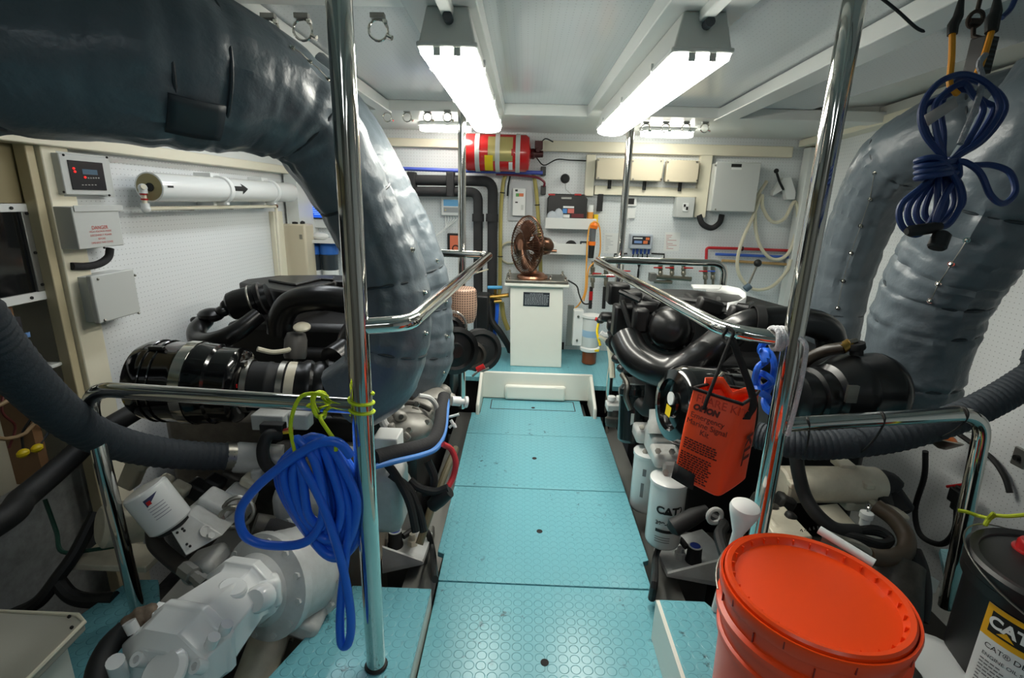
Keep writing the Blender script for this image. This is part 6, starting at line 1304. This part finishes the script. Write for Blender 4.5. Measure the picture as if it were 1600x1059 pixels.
part(pcyl(p, q, .058, prof=[(.8, 0), (1, .05), (1, .8), (1.08, .82), (1.08, .92), (.8, 1), (0, 1)]), 'dark_filter', mat('dark_teal_enamel', (18, 30, 32), .25, coat=.4), t)
part(MB().box(pd(988, 655, 2.09), (.012, .004, .05)), 'pale_label', M_greybox, t)
p = pd(962, 665, 2.35); q = pd(962, 640, 2.35)
part(pcyl(p, q, .045, prof=[(1, 0), (1.1, .2), (1.1, .5), (.8, .6), (.8, 1), (0, 1)]), 'lift_pump', M_grime, t)
part(MB().box(pd(962, 634, 2.35), (.09, .07, .035)), 'lift_pump_top', M_gear, t, bevel=.006)
for x in (955, 968): part(MB().lathe([(.012, 0), (.012, .015), (.02, .02), (.018, .035), (0, .04)], pd(x, 630, 2.35), (0, 0, 1), 12), 'pump_valve', M_white2, t)
# air cleaner, right engine
p, q = pd(1048, 632, 1.66), pd(1215, 640, 1.72); d_ = (q-p).normalized(); L_ = (q-p).length
ac = part(pcyl(p, q, .131, n=44, prof=[(0, -.005), (.30, -.005), (.33, .02), (.62, .03), (.66, -.02), (.90, .0), (.985, .05), (1, .10), (1, .33), (1.03, .35), (1.03, .42), (1, .44), (1, .75), (.9, .8), (.75, 1), (0, 1)]), 'air_cleaner', M_black, t)
b = MB(); b.lathe([(.132, -.016), (.1345, -.016), (.1345, .016), (.132, .016)], p+d_*L_*.62, d_, 44, closed=True); part(b, 'band', M_alu, ac)
u = Vector((-.1, -.3, .95)); u = (u-d_*u.dot(d_)).normalized()
b = MB(); b.box(p+d_*L_*.28+u*.129, (.06, .012, .008)); b.tube([p+d_*L_*.30+u*.128+Vector((0, -.02, 0)), p+d_*L_*.34+u*.137, p+d_*L_*.42+u*.134], .005, 8); part(b, 'latch', M_chrome, ac)
x_, y_, _ = basis(d_); fu = Vector((0, -1, 0)); fu = (fu-d_*fu.dot(d_)).normalized(); fv = d_.cross(fu); fv = fv if fv.z > 0 else -fv
part(MB().lathe([(0, .001), (.024, .001), (.024, .0)], p-d_*.0035+fu*.062*0+fv*.045+fu*.055, -d_, 20), 'round_sticker', M_paper, ac) if False else part(MB().lathe([(0, .004), (.022, .004), (.022, .0)], p-d_*.002+fv*.022, -d_, 20), 'round_sticker', M_paper, ac)
b = MB(); o = p-d_*.005-fv*.022; b.add([o+fu*a*.018+fv*c_*.018 for a, c_ in ((-1, -1), (1, -1), (1, 1), (-1, 1))], [(0, 1, 2, 3)]); part(b, 'yellow_sticker', M_yellow, ac)
# turbo drum right of the pole
p, q = pd(1235, 620, 1.50), pd(1392, 606, 1.55); d_ = (q-p).normalized(); L_ = (q-p).length
part(pcyl(p, q, .113, n=44, prof=[(.62, 0), (.74, .02), (.74, .10), (.64, .12), (.64, .17), (.74, .19), (.74, .27), (.66, .29), (.66, .33), (.80, .36), (.97, .50), (1.02, .53), (1.02, .58), (.96, .60), (.96, .80), (1.0, .82), (1, .86), (.9, .93), (.6, 1.0), (0, 1.0)]), 'turbo_drum', mat('black_sheen', (14, 15, 16), .28, coat=.2), t)
part(MB().box(p+d_*L_*.36+Vector((0, -.105, .04)), (.03, .01, .05)), 'foil_label', M_satin, t)
part(MB().cyl(pd(1338, 556, 1.50), pd(1338, 540, 1.50), .018, n=14), 'drum_plug', M_rubber, t); part(MB().lathe([(.026, 0), (.028, .006), (.026, .02), (0, .022)], pd(1336, 545, 1.50), (-.2, 0, 1), 14), 'plug_cap', M_rubber, t)
part(MB().cyl(pd(1314, 545, 1.50), pd(1328, 537, 1.50), .017, n=14), 'brass_clamp', M_brass, t); part(MB().cyl(pd(1326, 535, 1.49), pd(1338, 532, 1.49), .008, n=10), 'clamp_bolt', M_satin, t)
part(MB().tube(spline([pd(1240, 590, 1.6), pd(1262, 562, 1.57), pd(1290, 548, 1.53), pd(1318, 543, 1.50)], 6), .018, 12), 'bypass_hose', mat('bronze_black_hose', (40, 34, 26), .35), t)
# ---- oil filters
def cat_filter(px, ytop, ybot, d, r, label, front):
    c = pd(px, ybot, d); zt = pd(px, ytop, d).z; h = zt-c.z
    f_ = part(MB().lathe([(0, -.004), (r*.7, -.004), (r*.93, .006), (r, .018), (r, h-.02), (r*1.06, h-.018), (r*1.06, h-.006), (r*.9, h), (r*.6, h), (0, h)], c, (0, 0, 1), 36), 'oil_filter', M_filter, t, label=label)
    return f_, c, h
F1, c1, h1 = cat_filter(1006, 690, 792, 2.08, .060, 'white oil filter canister, the rear one', False)
F2, c2, h2 = cat_filter(1034, 728, 846, 1.80, .061, 'white oil filter canister with black lettering, the front one', True)
th = math.atan2(-c2.y, -c2.x)
oc = lambda z, a=0: on_cyl((c2.x, c2.y), .061, c2.z+z, th+a, .0022)
text_mb('CAT', .038, oc(h2*.62, .12), bold=.0016).out('lettering', M_ink, F2)
b = MB(); f = oc(h2*.62, .12); b.add([f(x, y, 0) for x, y in ((-.011, -.013), (.012, -.013), (0, .002))], [(0, 1, 2)]); b.out('triangle_mark', M_ink, F2)
b = MB(); f = oc(h2*.62, .12); P = [f(x, y) for x, y in ((.034, .016), (.045, .016), (.048, .004), (.042, -.014), (.026, -.016))]; b.tube(P, .0016, 6); b.out('emblem_outline', M_ink, F2)
text_mb('389-0433', .021, oc(h2*.43, .18), bold=.0006).out('lettering', M_ink, F2)
b = MB(); f = oc(h2*.32, .15); b.grid(lambda i, j: f(-.035+.085*i, -.006+.012*j), 10, 1); b.out('black_bar', M_ink, F2)
b = MB(); f = oc(h2*.22, .15)
for k in range(3): b.grid(lambda i, j: f(-.035+.05*i, -.009*k+.003*j), 6, 1)
b.out('small_print', mat('grey_print3', (120, 120, 120), .6), F2)
th1 = math.atan2(-c1.y, -c1.x); f = on_cyl((c1.x, c1.y), .060, c1.z, th1-.25, .0008)
b = MB(); b.grid(lambda i, j: f(-.006+.012*i, h1*(.30+.24*j)), 3, 1); b.grid(lambda i, j: f(-.004+.014*i, h1*(.66+.12*j)), 3, 1); b.out('small_print', MATS['grey_print3'], F1)
hd = part(MB().box(pd(1012, 676, 2.05), (.11, .10, .06)), 'filter_head', M_gear, t, bevel=.015)
part(MB().box(pd(1040, 712, 1.80), (.10, .10, .055)), 'filter_head', M_gear, t, bevel=.014)
part(MB().box(pd(1028, 690, 1.95), (.08, .14, .10)), 'filter_bracket', M_gear, t, bevel=.015)
part(pcyl(pd(1026, 678, 1.9), pd(1026, 640, 1.92), .034, prof=[(1, 0), (1, .5), (.85, .6), (.8, 1), (0, 1)]), 'filler_neck', M_gear, t)
for (x, y, d) in ((1003, 668, 2.0), (1020, 668, 2.0), (1028, 705, 1.75), (1050, 706, 1.75), (1040, 738, 1.74), (1008, 706, 1.99)): part(MB().lathe([(.011, 0), (.011, .008), (0, .009)], pd(x, y, d), (-.2, -.7, .6), 6), 'bolt', M_satin, t)
part(MB().box(pd(1046, 735, 1.76), (.05, .02, .07)), 'head_flange', M_gear, t, bevel=.01)
# ---- mount and things by it
mount(((1022, 852), (1042, 842), (1097, 826), (1118, 846), (1136, 878), (1122, 908), (1043, 893)), None, (1083, 876), .026, None, None, t, ((1043, 893), (1122, 906), 1))
p = az(1062, 870, -.06); part(MB().lathe([(.02, 0), (.02, .02), (.012, .022), (.012, .04), (0, .041)], p, (0, 0, 1), 6), 'mount_nut', M_gear, t)
part(MB().tube(spline([az(1073, 855, -.01), az(1058, 840, .0), az(1036, 848, -.01), az(1025, 868, -.04), pd(1023, 905, 1.5), pd(1018, 935, 1.52)], 6), .011, 8), 'mount_cable', M_rubber, t)
q = az(1095, 930, -.25); part(MB().bx((q.x-.11, q.y-.02, -.5), (q.x+.12, q.y+.16, -.085)), 'mount_foot', M_alu, t, bevel=.01)
t = thing('cable_plug', 'black rubber plug and cable resting beside the white oil filters', 'cable', pd(1075, 830, 1.55)-Vector((0, 0, .03)))
part(MB().tube([pd(1046, 828, 1.55), pd(1052, 824, 1.55), pd(1085, 806, 1.55), pd(1106, 796, 1.55)], [.012, .028, .026, .016], 14), 'plug', M_rubber, t)
part(MB().tube(spline([pd(1100, 800, 1.55), pd(1130, 818, 1.5), pd(1124, 835, 1.45), pd(1130, 860, 1.4), pd(1140, 885, 1.35)], 6), .016, 10), 'cable', M_rubber, t)
part(MB().torus(pd(1117, 806, 1.5), (.2, -1, .1), .022, .007, 20, 8), 'lifting_eye', M_gear, t)
c = pd(1153, 832, 1.25); d_ = Vector((.05, -.1, 1)).normalized()
single(MB().lathe([(.010, .131-c.z), (.013, 0), (.033, .060), (.0355, .072), (.033, .082), (.022, .090), (.0, .094)], c, d_, 28), 'white_cone_cap', M_white2, 'white plastic cone shaped cap beside the base of the right pole', 'cap')
# white scoop on the engine
t = thing('white_scoop', 'white bent plastic scoop behind the right engine cover', 'scoop', az(1140, 470, .74))
P = [az(x, y, .79) for x, y in ((1105, 445), (1135, 446), (1155, 450), (1165, 457), (1165, 464), (1155, 470), (1138, 473))]
b = MB(); n = len(P); b.add(P+[p-Vector((0, 0, .05+.015*i)) for i, p in enumerate(P)], [(i, i+1, n+i+1, n+i) for i in range(n-1)]); part(b, 'band', M_white2, t, solid=.007)
Q_ = [az(x, y, .775) for x, y in ((1085, 452), (1108, 452), (1136, 453), (1152, 459), (1156, 467), (1140, 472))]; b = MB(); b.prism([az(x, y, .79) for x, y in ((1080, 446), (1128, 447), (1124, 453), (1084, 452))], (0, 0, .006)); part(b, 'flat_end', M_white2, t)
# ================================================================ RIGHT GEARBOX AND COOLER
t = thing('oil_cooler', 'cream cylinder cooler with clamped ends low at the right behind the bucket', 'cooler', pd(1295, 790, 1.58))
p, q = pd(1215, 756, 1.56), pd(1370, 757, 1.60); d_ = (q-p).normalized(); L_ = (q-p).length
part(pcyl(p, q, .056, n=32, prof=[(.9, 0), (1, .02), (1, .72), (1.06, .74), (1.06, .86), (1, .88), (1, .98), (.9, 1.0), (0, 1.0)]), 'shell', M_gearcream, t)
for f in (.78, .06): part(MB().box(p+d_*L_*f+Vector((0, -.05, .03)), (.03, .03, .02)), 'clamp_lug', M_gearcream, t, bevel=.004)
part(MB().box(p+d_*L_*.76+Vector((.0, -.01, -.06)), (.06, .05, .03)), 'foot', M_gearcream, t, bevel=.006)
part(MB().tube(spline([q-d_*.01, q+d_*.03, pd(1398, 775, 1.6), pd(1412, 795, 1.6)], 5), [.045]*8+[.03]*8, 16), 'end_hose', M_foam, t)
part(MB().box(p+d_*L_*.68+Vector((0, .03, .055)), (.05, .06, .02)), 'top_lug', M_gearcream, t, bevel=.004)
t = thing('gearbox', 'white gearbox low at the right, half hidden behind the orange bucket', 'gearbox', (1.0, 1.4, -.4))
b = MB(); b.bx((.72, 1.30, -.45), (1.25, 1.75, -.06)); part(b, 'housing', M_grime, t, bevel=.04)
part(MB().prism([pd(1265, 790, 1.52), pd(1308, 786, 1.55), pd(1342, 824, 1.48), pd(1300, 826, 1.44)], (0, .0, -.02)), 'cream_plate', M_gearcream, t, bevel=.002)
part(MB().prism([pd(1185, 800, 1.45), pd(1225, 790, 1.5), pd(1270, 838, 1.36), pd(1215, 842, 1.34)], (0, 0, -.03)), 'marked_plate', M_gearcream, t, bevel=.003)
b = MB(); r2 = random.Random(8); o = pd(1250, 832, 1.355)
for k in range(5): b.tube([o+Vector((.013*k, .002*k, .006)), o+Vector((.013*k+.006, .004*k+.006, .007)), o+Vector((.013*k+.004, .004*k-.004, .006))], .0013, 5)
part(b, 'marker_scrawl', M_ink, t)
for (x, y, d, s, m) in ((1205, 800, 1.5, (.06, .05, .05), M_grime), (1225, 785, 1.52, (.05, .05, .05), M_ink), (1210, 825, 1.42, (.05, .06, .04), M_gearcream), (1232, 812, 1.45, (.03, .03, .05), M_ink), (1190, 790, 1.55, (.06, .06, .06), M_grime), (1375, 790, 1.55, (.08, .05, .02), M_gearcream), (1400, 800, 1.5, (.06, .05, .02), M_gearcream), (1225, 765, 1.62, (.06, .05, .07), M_grime)):
    part(MB().box(pd(x, y, d), s, Matrix.Rotation(.35, 3, 'Y')), 'fitting', m, t, bevel=.01)
part(MB().prism([pd(1360, 748, 1.6), pd(1388, 752, 1.6), pd(1422, 796, 1.5), pd(1400, 800, 1.5), pd(1370, 775, 1.55)], (0, .01, -.01)), 'dark_bracket', M_rubber, t)
part(MB().tube(spline([pd(1243, 705, 1.45), pd(1248, 740, 1.44), pd(1258, 775, 1.43), pd(1276, 803, 1.40), pd(1305, 826, 1.38), pd(1340, 830, 1.38)], 7), .019, 14), 'drop_hose', M_rubber, t)
for k in range(3): part(MB().tube(spline([pd(1300+12*k, 830, 1.38), pd(1340, 838+6*k, 1.36), pd(1375, 848+4*k, 1.36), pd(1392, 842, 1.38), pd(1370, 832-3*k, 1.4), pd(1335, 828, 1.4)], 6), .010, 8), 'cable_bundle', M_rubber, t)
part(MB().lathe([(.013, 0), (.013, .02), (.017, .024), (.017, .04), (.008, .044)], pd(1350, 820, 1.42), (0, 0, 1), 12), 'white_breather', M_white2, t)
part(MB().torus(pd(1356, 797, 1.42), (.8, -.6, 0), .016, .003, 18, 6), 'clear_loop', M_chrome, t)
part(MB().tube(spline([pd(1368, 790, 1.46), pd(1398, 812, 1.42), pd(1416, 840, 1.38), pd(1412, 864, 1.34), pd(1385, 872, 1.32), pd(1355, 868, 1.3)], 7), .022, 14), 'brown_hose', mat('brown_hose', (72, 60, 46), .5), t)
part(MB().tube(spline([pd(1352, 866, 1.3), pd(1335, 856, 1.3), pd(1310, 848, 1.3), pd(1285, 838, 1.32)], 5), [.021]*16, 14), 'grey_union', M_satin, t)
part(MB().cyl(pd(1390, 960, 1.30), pd(1398, 880, 1.36), .068, n=26), 'grey_canister', M_grime, t)
part(MB().tube(spline([pd(1425, 860, 1.36), pd(1436, 890, 1.33), pd(1440, 930, 1.30), pd(1434, 968, 1.28)], 5), .022, 12), 'black_hose', M_rubber, t)
part(MB().prism([pd(1440, 890, 1.42), pd(1468, 908, 1.45), pd(1462, 926, 1.42), pd(1442, 932, 1.4)], (0, .02, -.02)), 'gusset', M_gear, t)
c = pd(1440, 1050, 1.10); part(loft([[c+Vector((a*w+o, b_*h+.0, z)) for a, b_ in [(math.cos(2*PI*k/16), math.sin(2*PI*k/16)) for k in range(16)]] for w, h, z, o in ((.13, .10, -.30, .0), (.13, .10, -.04, .0), (.12, .09, .02, -.005), (.10, .075, .045, -.01), (.06, .04, .055, -.01))]), 'white_cover', M_gw, t)
part(MB().tube(spline([pd(1388, 1016, 1.06), pd(1402, 1030, 1.06), pd(1420, 1052, 1.04), pd(1435, 1085, 1.02)], 6), lambda f, a: .019+.0012*math.sin(f*90), 14), 'ribbed_hose', M_grime, t)
